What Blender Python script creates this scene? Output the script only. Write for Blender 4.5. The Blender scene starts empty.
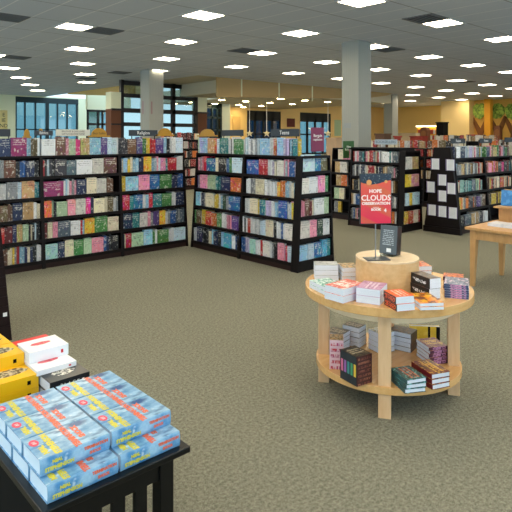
import bpy, bmesh, math, random
from mathutils import Vector, Matrix

# ------------------------------------------------------------------ camera, world, exposure
S = bpy.context.scene
COL = S.collection
FPX, HY, YAW, EYE = 556.0, 138.0, 0.8324, 1.6
FW = (math.cos(YAW), math.sin(YAW)); RT = (FW[1], -FW[0])
cam_d = bpy.data.cameras.new('camera'); cam = bpy.data.objects.new('camera', cam_d); COL.objects.link(cam)
cam.location = (0, 0, EYE)
cam.rotation_euler = (math.pi/2, 0, YAW - math.pi/2)
cam_d.sensor_width = 36; cam_d.lens = FPX/512*36
cam_d.shift_y = -(256-HY)/512.0
cam_d.clip_end = 200
S.camera = cam
S.view_settings.view_transform = 'Standard'; S.view_settings.look = 'None'
S.view_settings.exposure = 0.9; S.view_settings.gamma = 1.0
S.view_settings.use_curve_mapping = False
LAMP = 15.0          # strength of the ceiling troffers
w = bpy.data.worlds.new('sky'); S.world = w; w.use_nodes = True
bg = w.node_tree.nodes['Background']; bg.inputs[0].default_value = (0.62, 0.85, 0.97, 1); bg.inputs[1].default_value = 1.1
SUNLIKE = []

# ------------------------------------------------------------------ helpers
def lin(c):
    return tuple((x/255/12.92 if x/255 <= .04045 else ((x/255+.055)/1.055)**2.4) for x in c) + (1,)

def mat(name, c, rough=.6, metal=0, spec=.5, emit=None, estr=0):
    m = bpy.data.materials.new(name); m.use_nodes = True
    b = m.node_tree.nodes['Principled BSDF']
    b.inputs['Base Color'].default_value = lin(c); b.inputs['Roughness'].default_value = rough
    b.inputs['Metallic'].default_value = metal; b.inputs['Specular IOR Level'].default_value = spec
    if emit:
        b.inputs['Emission Color'].default_value = lin(emit); b.inputs['Emission Strength'].default_value = estr
    return m

class NT:
    def __init__(s, m):
        s.t = m.node_tree; s.n = s.t.nodes; s.b = s.n['Principled BSDF']
    def add(s, kind, **kw):
        n = s.n.new(kind)
        for k, v in kw.items(): setattr(n, k, v)
        return n
    def link(s, a, b): s.t.links.new(a, b)
    def math(s, op, a, b=None, c=None):
        n = s.add('ShaderNodeMath', operation=op)
        for i, x in enumerate((a, b, c)):
            if x is None: continue
            if isinstance(x, (int, float)): n.inputs[i].default_value = x
            else: s.link(x, n.inputs[i])
        return n.outputs[0]
    def mix(s, f, a, b, blend='MIX'):
        n = s.add('ShaderNodeMix', data_type='RGBA', blend_type=blend)
        for sock, x in ((n.inputs[0], f), (n.inputs[6], a), (n.inputs[7], b)):
            if isinstance(x, (int, float)): sock.default_value = x
            elif isinstance(x, tuple): sock.default_value = x
            else: s.link(x, sock)
        return n.outputs[2]
    def noise(s, vec, scale, detail=3, rough=.5, w=None):
        n = s.add('ShaderNodeTexNoise')
        if w is not None:
            n.noise_dimensions = '4D'; s.link(w, n.inputs['W'])
        s.link(vec, n.inputs['Vector']); n.inputs['Scale'].default_value = scale
        n.inputs['Detail'].default_value = detail; n.inputs['Roughness'].default_value = rough
        return n.outputs[0]
    def scalev(s, vec, sc):
        n = s.add('ShaderNodeVectorMath', operation='MULTIPLY'); s.link(vec, n.inputs[0]); n.inputs[1].default_value = sc
        return n.outputs[0]
    def coord(s, k='Generated'):
        return s.add('ShaderNodeTexCoord').outputs[k]
    def xyz(s, v):
        n = s.add('ShaderNodeSeparateXYZ'); s.link(v, n.inputs[0]); return n.outputs
    def step(s, x, lo, hi):
        n = s.add('ShaderNodeMapRange'); n.inputs[1].default_value = lo; n.inputs[2].default_value = hi
        s.link(x, n.inputs[0]); return n.outputs[0]
    def band(s, x, lo, hi):
        return s.math('MULTIPLY', s.math('GREATER_THAN', x, lo), s.math('LESS_THAN', x, hi))

def tag(o, label=None, cat=None, group=None, kind=None):
    if label: o['label'] = label
    if cat: o['category'] = cat
    if group: o['group'] = group
    if kind: o['kind'] = kind
    return o

def empty(name, loc=(0,0,0), rz=0):
    o = bpy.data.objects.new(name, None); COL.objects.link(o); o.location = loc; o.rotation_euler = (0,0,rz)
    o.empty_display_size = .1
    return o

class MB:
    """collects shapes, builds ONE mesh object"""
    def __init__(s): s.v = []; s.f = []; s.m = []
    def poly(s, vs, fs, mi=0):
        k = len(s.v); s.v += [tuple(x) for x in vs]
        for f in fs: s.f.append(tuple(i+k for i in f)); s.m.append(mi)
        return s
    def box(s, x0, x1, y0, y1, z0, z1, mi=0):
        vs = [(x0,y0,z0),(x1,y0,z0),(x1,y1,z0),(x0,y1,z0),(x0,y0,z1),(x1,y0,z1),(x1,y1,z1),(x0,y1,z1)]
        return s.poly(vs, [(0,3,2,1),(4,5,6,7),(0,1,5,4),(1,2,6,5),(2,3,7,6),(3,0,4,7)], mi)
    def prism(s, pts, axis, a, b, mi=0):
        """pts 2D outline extruded along axis x|y|z from a to b"""
        def P(p, q):
            return {'x': (q, p[0], p[1]), 'y': (p[0], q, p[1]), 'z': (p[0], p[1], q)}[axis]
        n = len(pts); vs = [P(p, a) for p in pts] + [P(p, b) for p in pts]
        fs = [tuple(range(n)), tuple(range(2*n-1, n-1, -1))] + [(i, i+n, (i+1) % n + n, (i+1) % n) for i in range(n)]
        return s.poly(vs, fs, mi)
    def cyl(s, cx, cy, z0, z1, r, n=24, r2=None, mi=0):
        r2 = r if r2 is None else r2
        vs = [(cx+r*math.cos(2*math.pi*i/n), cy+r*math.sin(2*math.pi*i/n), z0) for i in range(n)]
        vs += [(cx+r2*math.cos(2*math.pi*i/n), cy+r2*math.sin(2*math.pi*i/n), z1) for i in range(n)]
        return s.poly(vs, [tuple(range(n))[::-1], tuple(range(n, 2*n))] + [(i, (i+1) % n, (i+1) % n+n, i+n) for i in range(n)], mi)
    def mesh(s, name, mats):
        me = bpy.data.meshes.new(name); me.from_pydata(s.v, [], s.f)
        for m in (mats if isinstance(mats, (list, tuple)) else [mats]): me.materials.append(m)
        me.polygons.foreach_set('material_index', s.m)
        bm = bmesh.new(); bm.from_mesh(me); bmesh.ops.recalc_face_normals(bm, faces=bm.faces); bm.to_mesh(me); bm.free()
        return me
    def build(s, name, mats, parent=None, loc=(0,0,0), rz=0, bevel=0, seg=2):
        me = s.mesh(name, mats)
        o = bpy.data.objects.new(name, me); COL.objects.link(o); o.location = loc; o.rotation_euler = (0,0,rz)
        if parent: o.parent = parent
        if bevel:
            b = o.modifiers.new('bevel', 'BEVEL'); b.width = bevel; b.segments = seg; b.limit_method = 'ANGLE'; b.angle_limit = .6
        return o

def copy_tree(o, parent=None):
    c = o.copy(); COL.objects.link(c)
    if parent: c.parent = parent
    for ch in list(o.children): copy_tree(ch, c)
    return c

TEXTS = {}
def text(s, name, m, parent, loc, rot, size, ext=.0006, align='CENTER', sx=1, bold=0):
    cu = bpy.data.curves.new(name, 'FONT'); cu.body = s; cu.size = size; cu.extrude = ext
    cu.align_x = align; cu.align_y = 'CENTER'; cu.resolution_u = 2; cu.offset = bold
    cu.materials.append(m)
    key = (s, m.name, round(size, 5), ext, align, bold)
    if key not in TEXTS:
        tmp = bpy.data.objects.new('tmp', cu); COL.objects.link(tmp)
        dg = bpy.context.evaluated_depsgraph_get(); dg.update()
        me = bpy.data.meshes.new_from_object(tmp.evaluated_get(dg)); me.name = name
        bpy.data.objects.remove(tmp); TEXTS[key] = me
    o = bpy.data.objects.new(name, TEXTS[key]); COL.objects.link(o); o.parent = parent
    o.location = loc; o.rotation_euler = rot; o.scale = (sx, 1, 1)
    return o

def pix(px, py, z):                       # where the sight line through a photo point meets height z
    d = FPX*(z-EYE)/(HY-py); s = (px-256)/FPX*d
    return Vector((FW[0]*d+RT[0]*s, FW[1]*d+RT[1]*s, z))
def dist(x, y): return FW[0]*x+FW[1]*y
def project(x, y, z):
    d = dist(x, y); return (256+FPX*(RT[0]*x+RT[1]*y)/d, HY-FPX*(z-EYE)/d)

rnd = random.Random(7)

# ------------------------------------------------------------------ materials
def wood(name, c1, c2, rough=.35, sc=(1, 12, 12), k=5):
    m = mat(name, c1, rough); t = NT(m)
    v = t.scalev(t.coord('Object'), sc)
    n = t.noise(v, k, 5, .6)
    f = t.step(n, .3, .7)
    t.link(t.mix(f, lin(c1), lin(c2)), t.b.inputs['Base Color'])
    return m
M_ESP = mat('espresso_laminate', (17, 9, 10), .5, spec=.22)
M_ESP2 = mat('espresso_slat', (30, 15, 15), .55, spec=.2)
M_PLN = mat('brown_plinth', (46, 28, 24), .55, spec=.25)
M_BLK = mat('black_lacquer', (5, 6, 8), .3, spec=.35)
M_BLK2 = mat('black_matte', (4, 4, 5), .7, spec=.15)
M_MAPLE = wood('maple', (226, 188, 138), (212, 168, 114), .3, (1.5, 9, 9), 4)
M_MAPLE_V = wood('maple_upright', (230, 192, 150), (216, 174, 130), .35, (9, 9, 1.2), 4)
M_TOPW = wood('maple_tabletop', (226, 182, 122), (212, 162, 102), .22, (1.5, 9, 9), 4)
M_DISC = wood('pale_maple', (240, 216, 182), (232, 204, 166), .25, (1.5, 9, 9), 4)
M_OAK = wood('light_oak', (206, 160, 104), (190, 142, 88), .4, (8, 8, 1.5), 4)
M_PAGE = mat('paper_block', (232, 236, 244), .8)
M_PAGE_T = mat('printed_paper', (226, 226, 228), .7)
M_CREAM = mat('cream_wall_paint', (244, 246, 216), .85)
M_YEL = mat('yellow_wall_paint', (244, 212, 146), .85)
M_GOLD = mat('mustard_wall_paint', (228, 180, 88), .85)
M_TANP = mat('tan_panel', (190, 160, 112), .8)
M_SIGNDK = mat('slate_sign_board', (38, 46, 56), .5)
M_WHITE = mat('white_lettering', (240, 240, 240), .6)
M_SILVER = mat('brushed_metal', (150, 152, 155), .35, .9)
M_BRONZE = mat('dark_window_frame', (28, 20, 22), .5)
M_TEALF = mat('teal_window_frame', (22, 46, 56), .5)
M_BRICK = mat('brown_pier', (112, 70, 50), .8)
M_PLAST = mat('frosted_holder', (120, 110, 150), .2)

# page block with thin page lines
t = NT(M_PAGE); v = t.scalev(t.coord('Object'), (1, 1, 700)); n = t.noise(v, 2.0, 1)
t.link(t.mix(t.step(n, .3, .7), lin((205, 212, 228)), lin((240, 243, 250))), t.b.inputs['Base Color'])

# carpet
M_CARPET = mat('olive_carpet', (120, 116, 92), .95, spec=.1); t = NT(M_CARPET)
oc = t.coord('Object'); n1 = t.noise(oc, 190, 2, .7); n2 = t.noise(oc, 55, 3, .6); n3 = t.noise(oc, .6, 2)
f = t.math('ADD', t.math('MULTIPLY', n1, .6), t.math('MULTIPLY', n2, .4))
c = t.mix(t.step(f, .36, .64), lin((82, 82, 70)), lin((162, 160, 143)))
c = t.mix(t.math('MULTIPLY', t.step(n3, .3, .7), .12), c, lin((88, 88, 74)))
t.link(c, t.b.inputs['Base Color'])
bp = t.add('ShaderNodeBump'); bp.inputs['Strength'].default_value = .35; bp.inputs['Distance'].default_value = .01
t.link(f, bp.inputs['Height']); t.link(bp.outputs[0], t.b.inputs['Normal'])

# ceiling tiles
OX, OY, TL, CZ = 4.56, 10.14, .61, 3.718
M_CEIL = mat('ceiling_tile', (150, 150, 154), .9, spec=.1); t = NT(M_CEIL)
oc = t.coord('Object'); X, Y, Z = t.xyz(oc)
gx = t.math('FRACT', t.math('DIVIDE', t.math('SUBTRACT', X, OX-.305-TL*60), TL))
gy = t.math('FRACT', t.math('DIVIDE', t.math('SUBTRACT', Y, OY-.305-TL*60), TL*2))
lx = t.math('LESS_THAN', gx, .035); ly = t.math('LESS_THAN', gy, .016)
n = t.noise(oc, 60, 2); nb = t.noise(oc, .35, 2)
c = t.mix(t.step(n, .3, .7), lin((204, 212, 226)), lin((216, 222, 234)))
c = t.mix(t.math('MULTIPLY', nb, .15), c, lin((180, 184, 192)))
c = t.mix(t.math('MULTIPLY', lx, .8), c, lin((252, 252, 255)))  # grid lines along Y pale: how the light catches them, put into the colour
c = t.mix(t.math('MULTIPLY', ly, .75), c, lin((104, 106, 112)))  # grid lines along X dark: their shaded look, put into the colour
t.link(c, t.b.inputs['Base Color'])
M_CEIL2 = mat('low_ceiling_paint', (205, 196, 172), .9)

M_COLN = mat('column_paint', (176, 178, 170), .75); t = NT(M_COLN); X, Y, Z = t.xyz(t.coord('Object'))
g = t.math('FRACT', t.math('MULTIPLY', t.math('ADD', X, Y), 18.0))
t.link(t.mix(t.math('MULTIPLY', t.math('LESS_THAN', g, .12), .25), lin((158, 160, 154)), lin((110, 112, 110))), t.b.inputs['Base Color'])

# glass
def glass(name, tint, amt=.9):
    m = bpy.data.materials.new(name); m.use_nodes = True; t = m.node_tree; t.nodes.clear()
    o = t.nodes.new('ShaderNodeOutputMaterial'); a = t.nodes.new('ShaderNodeBsdfTransparent'); g = t.nodes.new('ShaderNodeBsdfGlossy')
    x = t.nodes.new('ShaderNodeMixShader'); a.inputs[0].default_value = lin(tint); g.inputs[1].default_value = .05
    x.inputs[0].default_value = 1-amt
    t.links.new(a.outputs[0], x.inputs[1]); t.links.new(g.outputs[0], x.inputs[2]); t.links.new(x.outputs[0], o.inputs[0])
    return m
M_GLASS = glass('clear_glass', (204, 214, 214)); M_GLASST = glass('blue_tinted_glass', (158, 184, 190)); M_GLASSD = glass('smoked_glass', (70, 100, 118))
M_ACRYL = glass('acrylic', (225, 232, 235), .93)

# shelf book covers: colour from the object, art from its own random number
def cover_nodes(m, base, rndv, coords='Generated', amt=1.0):
    t = NT(m); v = t.coord(coords) if isinstance(coords, str) else coords
    x, y, z = t.xyz(v)
    W = t.math('MULTIPLY', rndv, 37.0)
    a = t.noise(v, 2.2, 3, .6, W)
    hs = t.add('ShaderNodeHueSaturation'); hs.inputs['Saturation'].default_value = 1.15; hs.inputs['Value'].default_value = 1.1
    t.link(t.math('ADD', t.math('MULTIPLY', rndv, .30), .35), hs.inputs['Hue'])
    t.link(base, hs.inputs['Color'])
    c = t.mix(t.math('MULTIPLY', t.step(a, .5, .58), .55*amt), base, hs.outputs[0])
    b = t.noise(v, 5, 2, .5, t.math('ADD', W, 9.0))
    c = t.mix(t.math('MULTIPLY', t.step(b, .58, .64), .5*amt), c, lin((236, 232, 220)))
    c = t.mix(t.math('MULTIPLY', t.step(b, .40, .34), .45*amt), c, lin((26, 28, 40)))
    # rows of lettering
    rows = t.math('LESS_THAN', t.math('FRACT', t.math('MULTIPLY', z, 7.0)), .5)
    inb = t.math('MULTIPLY', t.band(z, .60, .90), t.band(x, .12, .88))
    lv = t.scalev(v, (26, 1, 8)); ln = t.noise(lv, 1.0, 1, .5, W)
    msk = t.math('MULTIPLY', t.math('MULTIPLY', rows, inb), t.step(ln, .44, .5))
    lum = t.add('ShaderNodeRGBToBW'); t.link(base, lum.inputs[0])
    tc = t.mix(t.math('GREATER_THAN', lum.outputs[0], .22), lin((244, 240, 228)), lin((40, 36, 52)))
    c = t.mix(t.math('MULTIPLY', msk, .42), c, tc)
    t.link(c, t.b.inputs['Base Color']); return m
M_BOOK = mat('printed_book_cover', (200, 200, 200), .45); t = NT(M_BOOK); oi = t.add('ShaderNodeObjectInfo')
cover_nodes(M_BOOK, oi.outputs['Color'], oi.outputs['Random'])
M_BOOKS = mat('printed_spines', (200, 200, 200), .5); t = NT(M_BOOKS)
at = t.add('ShaderNodeAttribute'); at.attribute_name = 'col'
ar = t.add('ShaderNodeAttribute'); ar.attribute_name = 'bid'
v = t.coord('Object'); n = t.noise(v, 30, 2, .5); n2 = t.noise(t.scalev(v, (1, 1, 1)), 70, 1, .5)
c = t.mix(t.math('MULTIPLY', t.step(n, .56, .64), .4), at.outputs['Color'], lin((236, 234, 228)))
c = t.mix(t.math('MULTIPLY', t.step(n2, .40, .34), .35), c, lin((30, 30, 44)))
t.link(c, t.b.inputs['Base Color'])

def art_mat(name, base, accents, title=None, scale=3.0, rows=(.25, .75), axis=1, rough=.3, freq=3):
    m = mat(name, base, rough); t = NT(m); v = t.coord('Generated'); xs = t.xyz(v)
    c = lin(base)
    for i, a in enumerate(accents):
        n = t.noise(v, scale*(1+.5*i), 3, .6, t.math('ADD', 0.0, 3.7*i+len(name)))
        c = t.mix(t.step(n, .50+.03*i, .56+.03*i), c, lin(a))
    if title:
        u = xs[axis]; w_ = xs[1-axis]
        r = t.math('LESS_THAN', t.math('FRACT', t.math('MULTIPLY', u, float(freq)/(rows[1]-rows[0])*1.0)), .55)
        sc = (1, 18, 1) if axis == 0 else (18, 1, 1)
        ln = t.noise(t.scalev(v, (18, 3, 3) if axis == 1 else (3, 18, 3)), 1.0, 1)
        k = t.math('MULTIPLY', t.math('MULTIPLY', r, t.band(u, *rows)), t.math('MULTIPLY', t.band(w_, .1, .9), t.step(ln, .42, .47)))
        c = t.mix(k, c, lin(title))
    if isinstance(c, tuple): t.b.inputs['Base Color'].default_value = c
    else: t.link(c, t.b.inputs['Base Color'])
    return m

# ------------------------------------------------------------------ structure
def struct(name, mb, m, **k):
    o = mb.build(name, m, **k); o['kind'] = 'structure'; return o
struct('floor', MB().box(-5, 36, -5, 32, -.1, 0), M_CARPET)
# main ceiling, open above the tall entrance bay and the low cafe bay
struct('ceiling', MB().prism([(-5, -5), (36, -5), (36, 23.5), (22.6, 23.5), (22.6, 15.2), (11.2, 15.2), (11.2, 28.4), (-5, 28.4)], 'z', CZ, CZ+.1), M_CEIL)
struct('ceiling_cafe', MB().prism([(12.6, 15.262), (22.6, 15.262), (22.6, 23), (14.6, 23), (14.6, 18.35), (12.6, 18.35)], 'z', 3.25, CZ-.002), M_CEIL2)
struct('ceiling_entrance', MB().prism([(11.2, 15.2), (22.6, 15.2), (22.6, 23.5), (14.6, 23.5), (14.6, 18.4), (11.2, 18.4)], 'z', CZ, CZ+.1), M_CEIL2)
# tan fascia where the ceiling drops (its lower edge climbs to the right), with joints
fx = [(12.0, 3.02), (18.05, 3.27), (20.6, 3.40), (22.2, 3.60), (22.6, CZ), (12.0, CZ)]
struct('trim_1', MB().prism(fx, 'y', 15.2, 15.26), M_TANP)
jn = MB()
for x in (13.1, 15.0, 16.9, 18.9): jn.box(x, x+.04, 15.17, 15.2, 3.1, CZ)
struct('trim_2', jn, M_CREAM)
# wedge soffit on the left
struct('trim_3', MB().prism([(19.6, 3.26), (25.4, 3.66), (25.4, CZ), (19.6, CZ)], 'x', 11.1, 11.3), mat('soffit_paint', (226, 190, 120), .8))
struct('trim_4', MB().prism([(11.3, 3.26), (12.4, 3.26), (12.4, CZ), (11.3, CZ)], 'y', 19.5, 19.6), mat('soffit_paint_front', (226, 196, 140), .8))
# back left wall with tall blue window
def wall_y(name, x0, x1, y, z0, z1, openings, m, th=.2):
    mb = MB(); xs = x0
    for (a, b, lo, hi) in openings:
        mb.box(xs, a, y, y+th, z0, z1)
        if lo > z0: mb.box(a, b, y, y+th, z0, lo)
        if hi < z1: mb.box(a, b, y, y+th, hi, z1)
        xs = b
    mb.box(xs, x1, y, y+th, z0, z1)
    return struct(name, mb, m)
wall_y('wall_back_left', 4, 14.2, 28.3, 0, CZ, [(9.70, 12.95, .3, 3.66)], M_CREAM)
fr = MB(); W0, W1 = 9.70, 12.95
fr.box(W0, W1, 28.3, 28.4, 3.38, 3.66)
for x in (W0, W0+1.05, W0+1.6, W0+2.15, W0+2.7, W1-.1):
    pass
for i, x in enumerate((W0, W0+.44, W0+.96, W0+1.52, W0+2.10, W0+2.62, W1-.1)):
    fr.box(x, x+(.16 if i in (3,) else .07), 28.32, 28.4, .3, 3.4)
fr.box(W0, W1, 28.32, 28.4, 2.0, 2.06); fr.box(W0, W1, 28.32, 28.4, .3, .42)
struct('window_1', fr, M_TEALF)
struct('window_2', MB().box(W0, W1, 28.42, 28.44, .3, 3.4), M_GLASST)
# entrance glazing, Y = 18.2
def at_plane_y(px, Y):
    k = (px-256)/FPX; return Y*(RT[1]-k*FW[1])/(k*FW[0]-RT[0])
EY = 18.2
xa, xb, xc, xd = (at_plane_y(q, EY) for q in (122.5, 148, 174, 196.5))
zt = lambda py, px=173: EYE+(HY-py)/FPX*dist(at_plane_y(px, EY), EY)
fr = MB()
for x, wd in ((xa, .12), (xb, .12), (xc, .14), (xd, .14)): fr.box(x-wd/2, x+wd/2, EY, EY+.14, 0, CZ)
for zz, th in ((CZ-.1, .16), (zt(98), .14), (zt(112), .16), (zt(125), .14), (.2, .3)): fr.box(xa, xd, EY, EY+.12, zz-th/2, zz+th/2)
struct('window_3', fr, M_BRONZE)
struct('window_4', MB().box(xa, xd, EY+.06, EY+.08, .2, CZ-.1), M_GLASS)
# pier right of the glazing, brown below, and pier left
x1, x2 = xd+.07, at_plane_y(207, EY)
struct('wall_entrance_right', MB().box(x1, x2, EY, EY+.4, zt(112, 200), CZ), M_CREAM)
struct('trim_5', MB().box(x1, x2, EY, EY+.4, 0, zt(112, 200)), M_BRICK)
struct('trim_6', MB().box(x1, x2+.05, EY-.05, EY, zt(113.5, 200), zt(112, 200)), M_BRONZE)
x1, x2 = at_plane_y(111, EY), xa-.06
struct('wall_entrance_left', MB().box(x1, x2, EY, EY+.4, zt(109, 117), 3.26), M_CREAM)
struct('trim_7', MB().box(x1, x2, EY, EY+.4, 0, zt(109, 117)), M_BRICK)
struct('trim_8', MB().box(x1, x2+.1, EY-.05, EY, zt(110.5, 117), zt(108.5, 117)).box(x1, x2+.1, EY-.05, EY, zt(125, 117), zt(123.5, 117)), M_BRONZE)
# glazed return between the blue window wall and the entrance
G2 = 24.0
xa2, xb2 = at_plane_y(87.5, G2), at_plane_y(112, G2)
zt2 = lambda py: EYE+(HY-py)/FPX*dist(xa2, G2)
fr = MB()
for x in (xa2, xa2+.5, xb2-.5, xb2-.06): fr.box(x, x+.07, G2, G2+.1, 0, zt2(110))
for q in (110.5, 124, 136): fr.box(xa2, xb2, G2, G2+.1, zt2(q)-.05, zt2(q)+.05)
struct('window_5', fr, M_BRONZE)
struct('window_6', MB().box(xa2, xb2, G2+.04, G2+.06, 0, zt2(110)), M_GLASST)
struct('wall_return', MB().box(xa2, xb2+1, G2, G2+.2, zt2(109.5), CZ), M_CREAM)
# teal window right of the entrance and white pier
T3 = 21.0
xa3, xb3, xc3 = at_plane_y(206, T3), at_plane_y(222, T3), at_plane_y(230, T3)
zt3 = lambda py: EYE+(HY-py)/FPX*dist(xa3, T3)
fr = MB()
for q in (206.3, 212.5, 217.5, 221.5): x = at_plane_y(q, T3); fr.box(x-.04, x+.04, T3, T3+.1, 0, zt3(103))
for q in (104, 107, 117.5, 130): fr.box(xa3, xb3, T3, T3+.1, zt3(q)-.05, zt3(q)+.05)
fr.box(xa3, xb3, T3, T3+.1, zt3(107), zt3(103))
struct('window_7', fr, M_TEALF)
struct('window_8', MB().box(xa3, xb3, T3+.04, T3+.06, 0, zt3(104)), M_GLASSD)
struct('wall_pier', MB().box(xb3, xc3, T3, T3+.4, 0, 3.25), mat('white_pier_paint', (206, 222, 222), .8))
struct('wall_transom', MB().box(xa3-.6, xb3, T3, T3+.2, zt3(103), 3.25), M_CREAM)
# yellow wall behind the low ceiling with two dark curtained windows
BY = 22.8
bx = lambda q: at_plane_y(q, BY)
zb = lambda py, px: EYE+(HY-py)/FPX*dist(bx(px), BY)
wz1, wz2 = zb(111, 264), zb(113, 315)
wall_y('wall_back', bx(229), 33.5, BY, 0, CZ-.003, [(bx(247), bx(281), .6, wz1), (bx(300), bx(331), .6, wz2)], M_YEL)
for nn, (a, b, hz) in enumerate(((247, 281, wz1), (300, 331, wz2))):
    A, B = bx(a), bx(b); fr = MB(); nseg = 4
    for i in range(nseg+1):
        x = A+(B-A)*i/nseg; fr.box(max(A, x-.06), min(B, x+.06), BY+.03, BY+.13, .6, hz)
    fr.box(A, B, BY+.03, BY+.13, hz-.55, hz); fr.box(A, B, BY+.03, BY+.13, .6, .7); fr.box(A, B, BY+.03, BY+.13, 1.78, 1.86)
    struct('window_%d' % (9+2*nn), fr, mat('charcoal_shade_frame', (34, 40, 46), .7))
    struct('window_%d' % (10+2*nn), MB().box(A, B, BY+.15, BY+.17, .6, hz-.3), M_GLASSD if nn == 0 else M_GLASST)
struct('wall_far', MB().box(33.2, 33.4, 16.3, 22.8, 0, CZ), mat('far_wall_paint', (244, 214, 140), .85))
struct('wall_block', MB().box(29.6, 33.6, 14.9, 16.6, 0, CZ), M_YEL)
struct('wall_mural', MB().box(30.2, 30.4, -5, 14.9, 0, CZ), M_GOLD)

# columns
def column(n, x, y, s_):
    struct('column_%d' % n, MB().box(x, x+s_, y, y+s_, 0, CZ), M_COLN, bevel=.01)
column(1, 9.73, 7.40, .46); column(2, 9.06, 14.83, .52); column(3, 23.2, 15.6, .5)

# ------------------------------------------------------------------ ceiling lights and vents
M_DIFF = mat('lit_diffuser', (255, 245, 225), .5, emit=(255, 238, 206), estr=LAMP)
M_FRAME = mat('troffer_frame', (215, 215, 215), .5)
M_DARK = mat('vent_dark', (12, 12, 14), .7)
def make_light():
    r = empty('ceiling_light')
    q, s_ = .30, .262
    fr = MB().box(-q, q, -q, -s_, -.012, .0).box(-q, q, s_, q, -.012, .0).box(-q, -s_, -s_, s_, -.012, .0).box(s_, q, -s_, s_, -.012, .0)
    fr.box(-.008, .008, -s_, s_, -.012, 0)
    fr.build('frame', M_FRAME, r)
    MB().box(-s_, s_, -s_, s_, -.006, -.001).build('diffuser', M_DIFF, r)
    return r
l0 = make_light(); first = True
cells = []
for i in range(-6, 8):
    for j in range(-5, 12):
        X = OX+(2*i+4*j)*TL; Y = OY+4*i*TL
        if X < -4 or Y < -4 or X > 29.4 or Y > 26: continue
        if Y > 14.95 and 10.6 < X < 23.3 or Y > 21: 
            if X > 10.6: continue
        if Y > 14.4 and X > 29: continue
        px, py = project(X, Y, CZ) if dist(X, Y) > .5 else (-999, -999)
        vis = -30 < px < 540 and py > -20
        near = math.hypot(X-4, Y-4) < 9
        if vis or near: cells.append((X, Y, vis, i, j, px, py))
rows_n = {}
for (X, Y, vis, i, j, px, py) in cells:
    o = l0 if first else copy_tree(l0); first = False
    o.location = (X, Y, CZ)
    col_ = int(px//64) if vis else 0
    rows_n.setdefault((i, vis), []).append((px, o, vis, X, Y))
ordn = ['first', 'second', 'third', 'fourth', 'fifth', 'sixth', 'seventh', 'eighth', 'ninth', 'tenth', 'eleventh', 'twelfth', 'thirteenth', 'fourteenth', 'fifteenth', 'sixteenth', 'seventeenth', 'eighteenth', 'nineteenth', 'twentieth']
vis_rows = sorted(k[0] for k in rows_n if k[1])
for (i, vis), lst in rows_n.items():
    lst.sort(key=lambda a: a[0])
    for n_, (px, o, vis, X, Y) in enumerate(lst):
        if vis:
            lab = 'square lit ceiling panel, %s from the left in the %s row counted from the viewer' % (ordn[n_], ordn[vis_rows.index(i)])
            tag(o, lab, 'ceiling light', 'square lit panels in the tiled ceiling')
        else:
            tag(o, 'square lit ceiling panel outside the picture, %s of the %s unseen row' % (ordn[n_], ordn[i+6]), 'ceiling light', 'ceiling panels above the viewer')
def make_vent():
    r = empty('ceiling_vent')
    MB().box(-.28, .28, -.28, .28, -.004, -.001).build('backing', M_DARK, r)
    g = MB()
    for k in range(-3, 4): g.box(-.27, .27, k*.078-.008, k*.078+.008, -.016, -.004)
    g.box(-.29, .29, -.29, -.27, -.016, 0).box(-.29, .29, .27, .29, -.016, 0).box(-.29, -.27, -.29, .29, -.016, 0).box(.27, .29, -.29, .29, -.016, 0)
    g.build('grille', mat('vent_grille', (112, 114, 118), .5), r); return r
v0 = make_vent()
def snap(p):
    return (OX+round((p.x-OX)/TL)*TL, OY+round((p.y-OY)/TL)*TL)
vl = [((11, 17.5), 'dark square ceiling vent at the picture\'s upper left edge'), ((103.7, 31), 'dark louvred ceiling vent beside the warm panel above the long bookcase'),
      ((15, 57.5), 'dark ceiling vent far left, beside the third panel row'), ((86, 78), 'small distant ceiling vent between two panels near the blue window'),
      ((241.8, 49.5), 'dark ceiling vent over the middle of the room, left of a panel'), ((425, 18), 'large dark ceiling vent beside the bright panel right of the near column'),
      ((381, 46.7), 'dark ceiling vent just behind the near grey column'), ((452, 80), 'small distant ceiling vent beside a panel right of the near column'),
      ((121, 73), 'small distant ceiling vent left of the far column')]
used = set(tuple(round(c_, 1) for c_ in snap(Vector((X, Y, 0)))) for (X, Y, *_r) in cells)
for k, ((px, py), lab) in enumerate(vl):
    o = v0 if k == 0 else copy_tree(v0)
    x, y = snap(pix(px, py, CZ))
    if (round(x, 1), round(y, 1)) in used: x += TL
    used.add((round(x, 1), round(y, 1)))
    o.location = (x, y, CZ); tag(o, lab, 'ceiling vent', 'dark vents in the ceiling')

# round downlights in the cafe ceiling, grid added to brighten the yellow wall
M_DOWN = mat('lit_downlight', (255, 230, 180), .5, emit=(255, 222, 160), estr=LAMP*2.6)
d0 = None; kk = 0
for wy, Yd in enumerate((16.4, 18.6, 20.8, 22.2)):
    for wx, Xd in enumerate((14.95, 16.3, 17.8, 19.3)):
        zc_ = 3.25
        if d0 is None:
            d0 = empty('downlight'); MB().cyl(0, 0, -.012, 0, .17, 20).build('trim_ring', M_FRAME, d0); MB().cyl(0, 0, -.016, -.0125, .14, 20).build('lamp', M_DOWN, d0); o = d0
        else: o = copy_tree(d0)
        o.location = (Xd, Yd, zc_-.012)
        tag(o, 'warm round downlight in the low ceiling: %s from left, %s back from the fascia' % (ordn[wx], ordn[wy]), 'downlight', 'round downlights in the low ceiling')

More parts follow.
